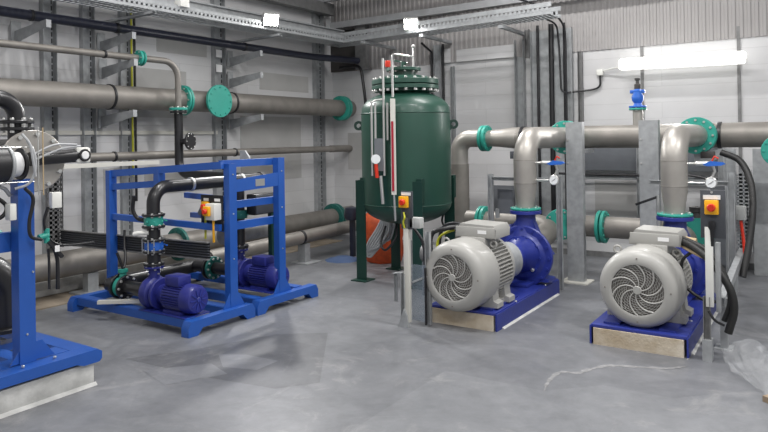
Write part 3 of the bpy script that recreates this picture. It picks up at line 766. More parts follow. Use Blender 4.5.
# handle valve behind the right terminal box
t = thing('lever_valve', 'black lever handle sticking out left of the right pump flange', 'valve', (-1.5,6.9,.93))
part(t, 'lever', MB().bar((-1.55,6.9,.9),(-1.33,6.9,.99),.02,.025,bev=.004), 'black'); part(t, 'stem', MB().cyl((-1.34,6.9,.7),(-1.34,6.9,1.0),.015,seg=10), 'zinc')
solo('valve_actuator', MB().lathe((-1.0,6.9,.8), 'Z', [(0,0),(.05,0),(.05,.05),(.06,.06),(.06,.1),(0,.11)], 20), 'brown', 'small brown cap behind the right pump discharge flange', 'valve')
solo('valve_actuator', MB().box(-1.01,-.88,7.3,7.36,1.35,1.42,.01), 'brown', 'small dark box under the right riser elbow', 'valve')

# frames around the risers
t = thing('rail_frame', 'galvanised goalpost frame behind the left riser pipe', 'frame', (-2.7,6.7,0))
part(t, 'upright', MB().channel((-3.04,6.75,.0),(-3.04,6.75,1.19), .055, .04, .005, (1,0,0), (0,-1,0)), 'galv')
part(t, 'upright', MB().channel((-2.27,6.75,.0),(-2.27,6.75,1.19), .055, .04, .005, (1,0,0), (0,-1,0)), 'galv')
part(t, 'crossbar', MB().channel((-3.02,6.74,1.14),(-2.29,6.74,1.14), .04, .04, .004, (0,0,1), (0,-1,0)), 'galv')
t = thing('rail_frame', 'galvanised goalpost frame behind the right riser pipe', 'frame', (-1.0,6.7,0))
part(t, 'upright', MB().channel((-.68,6.75,.0),(-.68,6.75,1.24), .055, .04, .005, (1,0,0), (0,-1,0)), 'galv')
part(t, 'crossbar', MB().channel((-1.38,6.74,1.14),(-.7,6.74,1.14), .04, .04, .004, (0,0,1), (0,-1,0)), 'galv')
t = thing('grey_board', 'dark grey board between the left riser and the tank', 'panel', (-2.95,6.8,.6))
part(t, 'board', MB().box(-3.0,-2.82,6.82,6.84,.75,1.02), 'slate'); part(t, 'bracket', MB().box(-3.02,-2.98,6.8,6.83,.7,.8), 'galv')
solo('pipe_clamp_box', MB().box(-3.13,-3.03,7.5,7.6,1.33,1.42,.005), 'board', 'small dark box under the header pipe left of the riser', 'box')
solo('wall_board', MB().box(-4.0,-3.62,YB-.03,YB,0,.9,.003), 'slate', 'low grey board on the back wall behind the left motor', 'board')

# ================================================================== ISOLATOR STANDS
def isolator(par, c, axis, knob_label=None, s=1.):
    """yellow square plate with red knob facing -Y ('Y') or +X ('X')"""
    x, y, z = c
    if axis == 'Y':
        h = part(par, 'switch_plate', MB().box(x-.045*s,x+.045*s,y-.035*s,y,z-.05*s,z+.05*s,.006), 'yellow')
        part(h, 'knob', MB().lathe((x,y-.035*s,z), 'Y', [(0,-.03*s),(.022*s,-.03*s),(.028*s,-.02*s),(.028*s,0),(0,0)], 20).box(x-.006,x+.006,y-.075*s,y-.06*s,z-.024*s,z+.024*s), 'red')
    else:
        h = part(par, 'switch_plate', MB().box(x,x+.035*s,y-.045*s,y+.045*s,z-.05*s,z+.05*s,.006), 'yellow')
        part(h, 'knob', MB().lathe((x+.035*s,y,z), 'X', [(0,0),(.028*s,0),(.028*s,.02*s),(.022*s,.03*s),(0,.03*s)], 20).box(x+.06*s,x+.075*s,y-.006,y+.006,z-.024*s,z+.024*s), 'red')
    return h
t = thing('isolator_stand', 'cream isolator post with yellow switch in front of the tank', 'switch stand', (-2.96,4.8,0), 'isolator stands')
part(t, 'post', MB().box(-2.965,-2.915,4.77,4.81,.04,.93,.004), 'cream')
part(t, 'lower_post', MB().channel((-2.975,4.8,.02),(-2.975,4.8,.45), .04, .04, .004, (1,0,0), (0,-1,0)), 'galv')
part(t, 'foot_bracket', MB().poly([(-3.02,0),(-2.92,0),(-2.93,.1),(-2.96,.16)], 4.75, 4.79), 'galv')
part(t, 'mounting_board', MB().box(-2.985,-2.87,4.77,4.785,.83,1.15,.004), 'board')
part(t, 'label_plate', MB().box(-2.975,-2.885,4.764,4.77,1.115,1.14), 'label')
isolator(t, (-2.945,4.77,1.06), 'Y', s=.95)
part(t, 'junction_box', MB().box(-2.905,-2.80,4.77,4.84,.84,.93,.006), 'grey_plastic')
part(t, 'cable_tail', MB().tube(smooth_path([(-2.95,4.76,.97),(-2.93,4.74,.93),(-2.95,4.75,.89),(-2.945,4.76,.84)]), .008, 8), 'wirey')
part(t, 'side_bracket', MB().bar((-3.08,4.8,.44),(-2.98,4.8,.455),.06,.006).channel((-3.06,4.8,.2),(-3.06,4.8,.44),.025,.02,.003,(1,0,0),(0,-1,0)), 'galv')
t = thing('guard_screen', 'clear polycarbonate guard screen beside the left cream motor', 'guard', (-2.85,4.85,0))
part(t, 'panel', MB().poly([(-2.935,.05),(-2.80,.04),(-2.80,.52),(-2.935,.52)], 4.85, 4.855), 'pvc')
part(t, 'post', MB().channel((-2.79,4.9,.02),(-2.79,4.9,.8), .045, .035, .004, (1,0,0), (0,-1,0)), 'galv')
part(t, 'edge_strip', MB().box(-2.805,-2.795,4.84,4.86,.02,.5), 'black')
part(t, 'top_bar', MB().bar((-2.92,4.84,.37),(-2.79,4.87,.43),.02,.015), 'galv')
def hoses(name, label, cat, runs, m='rubber', grp=None):
    t = thing(name, label, cat, runs[0][0][0], grp)
    for pts, r, mm in runs: part(t, 'cable_run', MB().tube(smooth_path(pts), r, 10), mm)
    return t
hoses('motor_cable', 'bundle of black cables looping from the left terminal box', 'cable', [
    ([(-2.74,5.5,.78),(-2.86,5.35,.77),(-2.98,5.3,.72),(-3.0,5.3,.55),(-2.95,5.3,.3)], .022, 'black'),
    ([(-2.74,5.55,.77),(-2.9,5.55,.79),(-3.05,5.6,.7),(-3.08,5.6,.4),(-3.0,5.6,.2)], .018, 'black'),
    ([(-2.74,5.5,.76),(-2.85,5.4,.74),(-2.97,5.4,.66),(-2.99,5.4,.5)], .012, 'wirey'),
    ([(-3.0,4.95,.85),(-2.88,4.95,.7),(-2.86,4.95,.5),(-2.88,4.98,.38)], .014, 'black')])
t = thing('isolator_stand', 'white isolator post with yellow switch beside the right motor', 'switch stand', (-.69,5.15,0), 'isolator stands')
part(t, 'post', MB().box(-.69,-.64,5.13,5.16,.38,.94,.004), 'white')
part(t, 'lower_post', MB().channel((-.685,5.16,.02),(-.685,5.16,.45), .045, .04, .004, (1,0,0), (0,-1,0)), 'galv_dark')
part(t, 'foot_bracket', MB().box(-.715,-.655,5.11,5.2,0,.15), 'galv')
t2 = t
part(t, 'mounting_board', MB().box(-.72,-.56,5.165,5.18,.86,1.2,.004), 'board')
part(t, 'side_box', MB().box(-.63,-.60,5.165,5.22,.34,.83,.004), 'galv')
part(t, 'label_plate', MB().box(-.70,-.59,5.155,5.164,1.135,1.165), 'label')
isolator(t, (-.645,5.165,1.08), 'Y')
part(t, 'gland', MB().lathe((-.645,5.14,.94), 'Z', [(0,-.14),(.012,-.13),(.016,-.02),(.025,.0),(.022,.04),(0,.045)], 14), 'black')
bolts(t, (-.645,5.16,1.185), 'Y', .0001, 1, .01)
hoses('motor_cable', 'thick black cables arching from the right terminal box round the post', 'cable', [
    ([(-.97,5.6,.77),(-.82,5.45,.75),(-.68,5.35,.66),(-.56,5.3,.5),(-.53,5.3,.34),(-.57,5.3,.17)], .028, 'rubber'),
    ([(-.97,5.62,.79),(-.85,5.5,.78),(-.7,5.4,.72),(-.585,5.37,.55),(-.56,5.35,.38),(-.60,5.35,.24)], .02, 'rubber'),
    ([(-.97,5.6,.76),(-.86,5.48,.72),(-.74,5.4,.68)], .012, 'tanwire'),
    ([(-.80,5.5,.72),(-.9,5.5,.62),(-.88,5.5,.44),(-.76,5.45,.36),(-.66,5.4,.36)], .012, 'rubber'),
    ([(-.67,5.1,.36),(-.63,5.1,.3),(-.58,5.15,.26)], .009, 'black')])
# slanting/receding galvanised rail on the right with perforated tray
t = thing('tray_rail', 'galvanised rail running back from the right isolator post', 'rail', (-.6,5,.4))
part(t, 'rail_body', MB().channel((-.6,5.4,.36),(-.6,7.3,.52), .07, .05, .005, (0,0,1), (-1,0,0)), 'galv')
part(t, 'front_leg', MB().box(-.64,-.59,5.45,5.5,.01,.38), 'galv')
part(t, 'foot', MB().box(-.68,-.56,5.42,5.56,0,.012), 'galv')
t = thing('vertical_cable_tray', 'perforated galvanised upright tray right of the goalpost frame', 'cable tray', (-.61,6.9,.3))
ladder_tray(t, (-.6,6.95,.5), (-.6,6.95,1.26), .13, (1,0,0), (0,-1,0), .03, .035)
t = thing('junction_box', 'small grey junction box on the upright tray at the right', 'box', (-.6,6.6,.9))
part(t, 'box_body', MB().box(-.66,-.575,6.84,6.91,.8,.93,.006), 'grey_plastic')
part(t, 'conduit_tail', MB().tube(smooth_path([(-.62,6.87,.8),(-.6,6.85,.62),(-.59,6.82,.5)]), .014, 8), 'red', 'dull red cable hanging below')
hoses('drain_hose', 'thick black hose arching down the far right of the goalpost frame', 'hose', [
    ([(-.78,6.95,1.42),(-.62,6.9,1.34),(-.53,6.8,1.15),(-.51,6.7,.9),(-.54,6.6,.6),(-.58,6.5,.35)], .03, 'rubber')])
solo('steel_sheet', MB().poly([(-.64,.0),(-.36,.0),(-.36,1.3),(-.42,1.42),(-.64,1.42)], 8.5, 8.52), 'galv', 'pale grey sheet panel standing behind the black hose', 'panel')
t = thing('equipment_cabinet', 'grey metal cabinet behind the white isolator post', 'cabinet', (-.9,8.3,0))
part(t, 'cabinet_body', MB().box(-1.05,-.7,8.3,8.6,.1,1.05,.008), 'slate')
part(t, 'door', MB().box(-1.04,-.71,8.285,8.3,.12,1.03,.004), 'slate')
part(t, 'stand', MB().box(-1.0,-.75,8.35,8.55,0,.1), 'galv_dark')

# ================================================================== GREEN TANK
TX, TY = -3.97, 6.48
t = thing('pressure_tank', 'dark green pressure tank standing on four legs in the far corner', 'tank', (TX,TY,0))
R = .51
prof = [(0,.62)]
for i in range(1,10):
    a = i/9*PI/2; prof.append((R*math.sin(a), .86-.24*math.cos(a)))
prof += [(R,1.85)]
for i in range(1,8):
    a = i/9*PI/2; prof.append((R*math.cos(a)**.9, 1.9+.24*math.sin(a)))
prof += [(.33,2.13),(.33,2.15)]
prof = [p for p in prof if not (p[1] > 2.12 and p[0] < .33)]
part(t, 'shell', MB().lathe((TX,TY,0), 'Z', prof+[(0,2.15)], 64), 'green')
part(t, 'weld_seam', MB().ring((TX,TY,1.88), 'Z', R, .006, 64, 6), 'green')
part(t, 'weld_seam', MB().ring((TX,TY,.86), 'Z', R, .006, 64, 6), 'green')
f1 = part(t, 'lower_flange', MB().disc((TX,TY,2.175), 'Z', .385, .045, seg=56), 'green')
f2 = part(t, 'cover_flange', MB().disc((TX,TY,2.235), 'Z', .385, .055, seg=56), 'green')
part(t, 'cover_dome', MB().lathe((TX,TY,2.26), 'Z', [(.34,0),(.3,.03),(.2,.05),(0,.06)], 40), 'green')
bolts(f1, (TX,TY,2.14), 'Z', .362, 22, .025, 'zinc'); bolts(f2, (TX,TY,2.275), 'Z', .355, 22, .018, 'zinc')
n1 = part(t, 'top_nozzle', MB().cyl((TX-.02,TY,2.3),(TX-.02,TY,2.37),.14,seg=32), 'green')
f3 = part(t, 'nozzle_flange', MB().disc((TX-.02,TY,2.385), 'Z', .2, .035), 'green')
bolts(f3, (TX-.02,TY,2.41), 'Z', .17, 10, .014, 'zinc'); bolts(f3, (TX-.02,TY,2.36), 'Z', .17, 10, .014, 'zinc')
part(t, 'top_valve', MB().tube([(TX-.02,TY,2.4),(TX-.02,TY,2.47)], .03, 14).bar((TX-.14,TY,2.5),(TX+.03,TY,2.46),.03,.02), 'green')
for i, (lx, ly) in enumerate(((-4.34,6.11),(-3.60,6.11),(-3.61,6.86),(-4.36,6.86))):
    dx = 1 if lx > TX else -1; dy = 1 if ly > TY else -1
    lg = part(t, 'leg', MB().box(lx-.065,lx+.065,ly-.03*1,ly-.018,.012,1.13).box(lx-.065,lx-.053,ly-.018,ly+.06,.012,1.13).box(lx-.01,lx+.05,ly-.018,ly+.05,.9,1.16), 'leg_green')
    part(lg, 'foot_plate', MB().box(lx-.1,lx+.1,ly-.1,ly+.1,0,.012), 'leg_green')
for s in (-1,1):
    c = Vector((TX+s*(R+.04)*.88,TY-s*.32,1.68)) if False else Vector((TX+s*.46,TY+s*.24+.0,1.75))
    u = (c-Vector((TX,TY,1.75))).normalized()
    c = Vector((TX,TY,1.75))+u*(R+.035)
    w = Vector((-u.y,u.x,0))
    part(t, 'lifting_lug', MB().lathe(c, w, [(.025,-.012),(.055,-.012),(.055,.012),(.025,.012)], 24, closed=True).bar(c-u*.07-Vector((0,0,.06)),c-u*.035+Vector((0,0,.0)),.02,.07), 'leg_green')
# level gauge and instruments at the left front of the tank
def tk(px_off, dist, z):   # position left-front of the tank: px_off across, dist towards camera
    a = Vector((.84,.54,0)); b = Vector((.53,-.85,0)); return Vector((TX,TY,z))+a*px_off+b*dist
t = thing('level_gauge', 'tall white level gauge with red strip fixed to the tank front', 'gauge', tk(-.15,.55,1.0))
u = Vector((.84,.54,0)); v = Vector((-.53,.85,0))
part(t, 'gauge_tube', MB().prof([(-.027,-.02),(.027,-.02),(.027,.02),(-.027,.02)], tk(-.14,.56,1.0), tk(-.14,.56,2.02), u, v), 'cream')
part(t, 'float_strip', MB().prof([(-.012,-.003),(.012,-.003),(.012,.003),(-.012,.003)], tk(-.148,.585,1.04), tk(-.148,.585,1.78), u, v), 'redline')
part(t, 'lower_link', MB().tube([tk(-.14,.56,1.0), tk(-.13,.56,.72)], .012, 10), 'zinc')
part(t, 'upper_link', MB().tube([tk(-.14,.52,2.04), tk(-.14,.52,2.44)], .014, 10), 'zinc')
t = thing('instrument_pipework', 'thin steel pipes and small panel with gauge on the tank left front', 'pipework', tk(-.3,.5,1.0))
part(t, 'panel', MB().prof([(-.055,-.005),(.055,-.005),(.055,.005),(-.055,.005)], tk(-.29,.5,1.25), tk(-.29,.5,1.6), u, v), 'slate')
for o_, z0, z1 in ((-.37,1.2,2.0),(-.33,1.6,1.98),(-.24,1.2,2.46),(-.20,1.58,1.98)):
    part(t, 'pipe', MB().tube([tk(o_,.5,z0), tk(o_,.5,z1)], .013, 10), 'zinc')
part(t, 'top_pipe', MB().tube(fillet([tk(-.14,.52,2.42), tk(-.14,.52,2.5), tk(-.04,.35,2.51), tk(.1,.0,2.53)], .03), .009, 8), 'zinc')
part(t, 'mast', MB().tube([tk(.1,0,2.4), tk(.1,0,2.66)], .011, 8).ball(tk(.1,0,2.65), .024), 'zinc')
part(t, 'gauge', MB().lathe(tk(-.33,.54,1.38), (.53,-.85,0), [(0,-.02),(.05,-.02),(.05,.01),(0,.012)], 24), 'dial', 'white round dial')
part(t, 'valve', MB().tube([tk(-.33,.53,1.33), tk(-.32,.53,1.18)], .02, 12), 'red', 'red valve below the dial')
part(t, 'lower_valve', MB().tube([tk(-.28,.53,1.2), tk(-.27,.53,1.05), tk(-.26,.53,.9)], .018, 12), 'zinc')
part(t, 'red_cap', MB().lathe(tk(-.19,.35,2.38), 'Z', [(0,0),(.028,0),(.034,.03),(.03,.07),(0,.075)], 16), 'red')
part(t, 'elbow_fitting', MB().tube(fillet([tk(-.37,.5,1.99), tk(-.33,.5,2.01), tk(-.24,.5,2.02)],.01), .011, 8), 'zinc')
# orange sack and grey hose bundle behind the legs
mb = MB(); 
mb.lathe((-4.78,7.2,0), 'Z', [(0,0),(.22,0),(.27,.12),(.25,.3),(.29,.45),(.24,.6),(.15,.66),(0,.64)], 16)
o = solo('orange_sack', mb, 'orange', 'bulging orange sack slumped on the floor behind the tank legs', 'sack')
md = o.modifiers.new('d', 'DISPLACE'); tx = bpy.data.textures.new('crumple', 'CLOUDS'); tx.noise_scale = .22; md.texture = tx; md.strength = .09
hs = thing('hose_bundle', 'looped grey hoses hanging in front of the orange sack', 'hose', (-4.75,6.95,.2))
for k in range(6):
    o_ = k*.035
    part(hs, 'hose_loop', MB().tube(smooth_path([(-4.47+o_*.3,6.75,.66),(-4.55+o_,6.72,.5),(-4.68+o_,6.7,.3),(-4.72+o_*.6,6.72,.16+o_*.4),(-4.64+o_,6.74,.16+o_),(-4.55+o_,6.76,.4),(-4.40+o_*.5,6.78,.66)]), .014, 8), 'hose_grey')
solo('blue_valve_body', MB().lathe((-5.35,7.3,.5), 'Z', [(0,0),(.1,0),(.12,.06),(.1,.16),(0,.18)], 18).box(-5.38,-5.32,7.27,7.33,0,.5), 'duct', 'dark blue valve on a stem left of the tank leg', 'valve')
hoses('tank_drain_hose', 'thin black hose dangling beneath the tank', 'hose', [
    ([(-4.0,6.3,.66),(-3.95,6.2,.5),(-4.05,6.15,.36),(-4.15,6.2,.42),(-4.15,6.3,.6)], .014, 'black')])
hoses('tank_drain_hose', 'small looped black hose by the right rear tank leg', 'hose', [
    ([(-3.75,7.0,.75),(-3.8,7.0,.6),(-3.72,7.0,.5),(-3.66,7.0,.62),(-3.7,7.0,.75)], .012, 'black')])
t = thing('drain_pump', 'small dark pump set under the tank beside the isolator post', 'pump', (-3.4,6.2,0))
part(t, 'body', MB().cyl((-3.42,5.9,.42),(-3.2,5.9,.42),.09,seg=24), 'galv_dark')
part(t, 'stand', MB().box(-3.4,-3.22,5.82,5.98,0,.34,.005), 'slate')
part(t, 'cap', MB().disc((-3.18,5.9,.42), 'X', .1, .03), 'galv')

# ================================================================== MIDDLE BLUE PUMP FRAME
bx0, bx1, by0, by1 = -6.02, -4.30, 3.62, 5.46
def small_pump(y, lab, grp):
    t = thing('booster_pump', lab, 'pump', (-4.7,y,.13), grp)
    z = .265; r = .118
    mt = part(t, 'motor_body', MB().prof([((r if k%4 in (1,2) else r-.012)*math.cos(2*PI*k/128), (r if k%4 in (1,2) else r-.012)*math.sin(2*PI*k/128)) for k in range(128)], (-4.74,y,z),(-4.50,y,z),(0,1,0),(0,0,1)), 'small_blue')
    cw = part(t, 'fan_cover', MB().lathe((-4.50,y,z), 'X', [(r-.01,0),(r+.006,0),(r+.006,.08),(r-.01,.11),(r-.03,.118),(0,.118)], 36), 'small_blue')
    mb = MB()
    for k in range(10):
        a = 2*PI*k/10; mb.bar((-4.378,y+.03*math.cos(a),z+.03*math.sin(a)),(-4.378,y+.09*math.cos(a),z+.09*math.sin(a)),.012,.006, up=(1,0,0))
    mb.disc((-4.378,y,z),'X',.022,.01)
    part(cw, 'spokes', mb, 'pump_blue')
    part(t, 'terminal_box', MB().box(-4.72,-4.54,y-.08,y+.06,z+.1,z+.19,.012), 'small_blue')
    part(t, 'lantern', MB().cyl((-4.84,y,z),(-4.74,y,z),.085,.1,28), 'small_blue')
    part(t, 'casing_flange', MB().disc((-4.85,y,z),'X',.14,.03), 'small_blue')
    part(t, 'volute', MB().lathe((-4.96,y,z),'X',[(0,-.075),(.09,-.07),(.14,-.04),(.15,0),(.14,.04),(.09,.07),(0,.075)],36), 'small_blue')
    part(t, 'inlet_neck', MB().cyl((-5.08,y,z),(-4.98,y,z),.06,seg=24), 'small_blue')
    part(t, 'discharge_neck', MB().cyl((-4.96,y,z+.12),(-4.96,y,z+.22),.05,seg=24), 'small_blue')
    flange(t, (-4.96,y,z+.225), 'Z', .085, .02, 'small_blue', n=6, bs=.011)
    part(t, 'foot', MB().box(-4.72,-4.5,y-.1,y+.1,.135,.165).box(-4.7,-4.52,y-.03,y+.03,.16,.2), 'small_blue')
    bolts(t, (-4.96,y,z+.17), 'Z', .06, 4, .01)
small_pump(3.78, 'small blue booster pump on the front skid of the middle frame', 'booster pumps in the middle frame')
small_pump(4.82, 'small blue booster pump on the far skid behind the tall blue posts', 'booster pumps in the middle frame')
# frame
t = thing('booster_skid', 'blue steel frame carrying two booster pumps on the left side', 'frame', (-5.1,4.4,0))
z0b, z1b = .06, .13
def xbeam(y, x0=bx0, x1=bx1-.08): part(t, 'cross_beam', MB().channel((x0,y,(z0b+z1b)/2),(x1,y,(z0b+z1b)/2), z1b-z0b, .06, .006, (0,0,1), (0,1 ,0)).box(x0+.1,x1,y+.01,y+.1,z1b,z1b+.004), 'blue')
for y in (3.64, 4.08, 4.44, 5.0): xbeam(y)
# front rail with rounded foot lobes, in profile
def rail_profile(y0, y1):
    zt = .125
    return [(y0,.0),(y0-.0,.075),(y0+.03,zt),(y1-.03,zt),(y1,.075),(y1,.0),(y1-.10,.0),(y1-.15,.055),(y0+.15,.055),(y0+.10,.0)]
part(t, 'front_rail', MB().poly(rail_profile(3.6,4.36), bx1-.09, bx1, 'YZ'), 'blue')
part(t, 'front_rail', MB().poly(rail_profile(4.39,5.26), bx1-.09, bx1, 'YZ'), 'blue')
part(t, 'rear_rail', MB().poly(rail_profile(3.6,5.26), bx0, bx0+.09, 'YZ'), 'blue')
for y in (3.78, 4.82): part(t, 'pump_plate', MB().box(-5.0,-4.4,y-.14,y+.14,.128,.137), 'pump_blue')
def post(x, y, z1, w=.088, d=.07, z0=.125):
    p = part(t, 'post', MB().channel((x,y,z0),(x,y,z1), w, d, .006, (0,1,0), (-1,0,0)), 'blue')
    return p
fx = -4.36
for y, h in ((4.165,1.395),(4.80,1.43)):
    p = post(fx, y, h)
    bolts(p, (fx+.003,y-.0,1.3), 'X', .0001, 1, .008); bolts(p, (fx+.003,y,.95), 'X', .0001, 1, .008); bolts(p, (fx+.003,y,.55), 'X', .0001, 1, .008)
    part(t, 'gusset', MB().poly([(y-.13,.125),(y+.13,.125),(y+.05,.25),(y-.05,.25)], fx-.012, fx-.004, 'YZ'), 'blue')
part(t, 'nameplate_panel', MB().poly([(4.205,1.14),(4.76,1.16),(4.76,1.29),(4.205,1.25)], fx-.012, fx-.004, 'YZ'), 'blue')
part(t, 'nameplate', MB().box(fx-.004,fx-.001,4.45,4.57,1.175,1.24), 'zinc', 'small metal nameplate')
part(t, 'top_rail', MB().box(fx-.13,fx-.08,4.12,4.86,1.36,1.425), 'blue')
part(t, 'mid_rail', MB().box(fx-.13,fx-.08,4.12,4.86,.985,1.05), 'blue')
part(t, 'low_rail', MB().box(fx-.13,fx-.08,4.12,4.86,.79,.86), 'blue')
# rear post and rails running back
rxx, ryy = -5.72, 3.9
post(rxx, ryy, 1.33, .08, .06)
part(t, 'top_rail', MB().bar((rxx-.02,ryy,1.30),(fx-.04,4.08,1.385), .04, .065), 'blue')
part(t, 'mid_rail', MB().bar((rxx-.02,ryy,1.17),(-5.15,4.0,1.21), .04, .06), 'blue')
part(t, 'stub_post', MB().box(-5.19,-5.11,3.96,4.03,1.16,1.34), 'blue')
part(t, 'low_rail', MB().bar((rxx,ryy,.885),(fx-.08,4.09,.83), .04, .055), 'blue')
part(t, 'upper_back_rail', MB().bar((-5.15,4.3,1.08),(fx-.08,4.2,1.07), .04, .05), 'blue')
part(t, 'lower_back_rail', MB().bar((-5.3,4.5,.86),(fx-.08,4.2,.91), .04, .05), 'blue')
# stand strip at lower left of frame
solo('wooden_batten', MB().bar((-5.45,3.55,.165),(-5.1,3.8,.165), .05, .03), 'cream', 'short pale wooden batten lying across the blue skid beams', 'wood')
# pipework of front pump
t = thing('discharge_pipe', 'black discharge pipe and elbow rising from the front booster pump', 'pipe', (-4.96,3.78,.5), 'black booster discharge pipes')
part(t, 'pipe_body', MB().tube(fillet([(-4.96,3.78,.50),(-4.96,3.78,1.195),(-4.96,5.12,1.195)], .15, 10), .058, 22), 'blackpipe')
flange(t, (-4.96,3.78,.515), 'Z', .09, .02, 'blackpipe', n=8, bs=.012)
for z in (.68,.90): 
    for dz in (-.052,.052): flange(t, (-4.96,3.78,z+dz), 'Z', .10, .018, 'blackpipe', n=8, bs=.012)
for y in (4.2, 4.85): part(t, 'pipe_band', MB().disc((-4.96,y,1.195), 'Y', .066, .03, .05), 'zinc')
part(t, 'end_cap', MB().disc((-4.96,5.13,1.195), 'Y', .07, .04), 'blackpipe')
part(t, 'pipe_body', MB().tube([(-4.96,4.82,1.15),(-4.96,4.82,.5)], .055, 20), 'blackpipe', 'second drop to the far pump')
for z in (.95,.75,.52): flange(t, (-4.96,4.82,z), 'Z', .09, .03, 'blackpipe', n=8, bs=.011)
for tx_, ty_ in ((-5.04,3.72),(-4.88,3.72),(-5.0,3.69),(-4.92,3.69)): part(t, 'tie_rod', MB().cyl((tx_,ty_,.62),(tx_,ty_,.74),.006,seg=6), 'zinc')
def wafer(label, z, y, m, name='wafer_valve'):
    v = thing(name, label, 'valve', (-4.96,y,z), 'small valves on the booster discharges')
    part(v, 'valve_body', MB().disc((-4.96,y,z), 'Z', .082, .08, seg=32), m)
    bolts(v, (-4.93,y-.0,z), 'Z', .09, 8, .011, m)
    return v
v = wafer('teal wafer valve on the front black discharge pipe', .90, 3.78, 'teal')
part(v, 'lever', MB().tube(smooth_path([(-5.0,3.74,.9),(-5.1,3.72,.92),(-5.14,3.7,1.0),(-5.12,3.7,1.12)]), .018, 10), 'black')
v = wafer('blue wafer check valve below the teal one on the front discharge', .68, 3.78, 'valve_blue')
v = wafer('teal wafer valve on the far black discharge pipe', .85, 4.82, 'teal_dark')
solo('sample_tap', MB().tube([(-4.95,3.72,.80),(-5.02,3.66,.80),(-5.05,3.64,.79)], .02, 10), 'white', 'small white sample tap left of the front discharge pipe', 'tap')
# suction header
t = thing('suction_pipe', 'black suction pipe with teal bolted flange on the front skid', 'pipe', (-5.4,3.78,.265), 'black suction pipes of the boosters')
part(t, 'pipe_body', MB().tube([(-5.09,3.78,.265),(-5.62,3.78,.265)], .062, 22), 'blackpipe')
flange(t, (-5.36,3.78,.265), 'X', .11, .025, 'blackpipe', n=8, bs=.014); flange(t, (-5.46,3.78,.265), 'X', .115, .03, 'blackpipe', n=0)
part(t, 'valve_body', MB().disc((-5.41,3.78,.265), 'X', .095, .06), 'teal')
part(t, 'valve_neck', MB().lathe((-5.41,3.78,.35), 'Z', [(0,0),(.035,0),(.03,.04),(.045,.05),(.045,.075),(0,.08)], 16), 'teal')
part(t, 'lever', MB().tube(smooth_path([(-5.41,3.78,.43),(-5.42,3.76,.5),(-5.44,3.74,.58)]), .013, 8), 'black')
t = thing('suction_manifold', 'black suction manifold lying along the back of the blue skid', 'pipe', (-5.68,3.6,.22))
part(t, 'pipe_body', MB().cyl((-5.68,3.86,.25),(-5.68,5.15,.25),.068,seg=24), 'blackpipe')
flange(t, (-5.68,5.12,.25), 'Y', .1, .025, 'blackpipe', n=8, bs=.012)
t = thing('suction_pipe', 'black suction pipe with dark teal flange on the far skid', 'pipe', (-5.4,4.82,.265), 'black suction pipes of the boosters')
part(t, 'pipe_body', MB().tube([(-5.09,4.82,.265),(-5.62,4.82,.265)], .062, 22), 'blackpipe')
flange(t, (-5.34,4.82,.265), 'X', .12, .03, 'teal_dark', n=10, bs=.014); flange(t, (-5.4,4.82,.265), 'X', .12, .03, 'blackpipe', n=0)
# grey insulated manifold and dark box between the tall posts
t = thing('discharge_manifold', 'dull grey-black manifold pipe between the two tall blue posts', 'pipe', (-5.0,4.6,.68))
part(t, 'pipe_body', MB().cyl((-5.1,4.72,.63),(-5.1,5.4,.63),.09,seg=28), 'galv_dark')
part(t, 'end_cap', MB().disc((-5.1,5.41,.63), 'Y', .1, .03), 'board')
t = thing('control_box', 'large black control box seen between the tall blue posts', 'box', (-4.75,5.25,.9))
part(t, 'box_body', MB().box(-4.9,-4.78,4.86,5.22,.84,1.05,.01), 'black'); part(t, 'lid', MB().box(-4.78,-4.77,4.87,5.21,.85,1.04,.004), 'board')
part(t, 'support', MB().box(-4.83,-4.78,5.1,5.15,.13,.86), 'leg_green')
# switch board on the frame
t = thing('switch_panel', 'black switch panel with red rotary isolators on the blue frame', 'switch panel', (-4.550,4.1,.95))
part(t, 'panel', MB().box(-4.710,-4.430,4.105,4.115,.80,1.115), 'black')
part(t, 'label_plate', MB().box(-4.670,-4.610,4.1,4.105,1.06,1.085), 'label'); part(t, 'label_plate', MB().box(-4.530,-4.460,4.1,4.105,1.06,1.085), 'label')
h = isolator(t, (-4.635,4.105,1.01), 'Y', s=.9)
bx = part(t, 'switch_box', MB().box(-4.560,-4.445,4.02,4.105,.90,1.045,.006), 'white')
isolator(t, (-4.525,4.02,.98), 'Y', s=.85)
part(t, 'cable_tail', MB().tube([(-4.635,4.09,.95),(-4.635,4.09,.86),(-4.640,4.09,.72)], .01, 8), 'wirey')
part(t, 'cable_tail', MB().tube([(-4.500,4.06,.90),(-4.500,4.06,.84),(-4.510,4.07,.70)], .011, 8), 'yellow')
solo('bracket_arm', MB().bar((-4.95,4.35,1.0),(-5.02,4.35,.90),.02,.03).bar((-5.02,4.35,.90),(-4.9,4.33,.92),.02,.03).bar((-4.93,4.35,1.02),(-4.82,4.33,.98),.02,.03), 'galv_dark', 'small bent grey bracket behind the blue frame rails', 'bracket')
solo('sensor_plate', MB().poly([(-4.87,1.35),(-4.74,1.35),(-4.74,1.43),(-4.8,1.5),(-4.87,1.5)], 4.75, 4.77), 'galv', 'pale grey plate standing above the top blue rail', 'plate')
hoses('frame_cable', 'black cable looping down beside the blue rear post', 'cable', [
    ([(-5.62,3.95,.75),(-5.55,3.9,.6),(-5.47,3.85,.5),(-5.43,3.8,.42)], .012, 'black')])

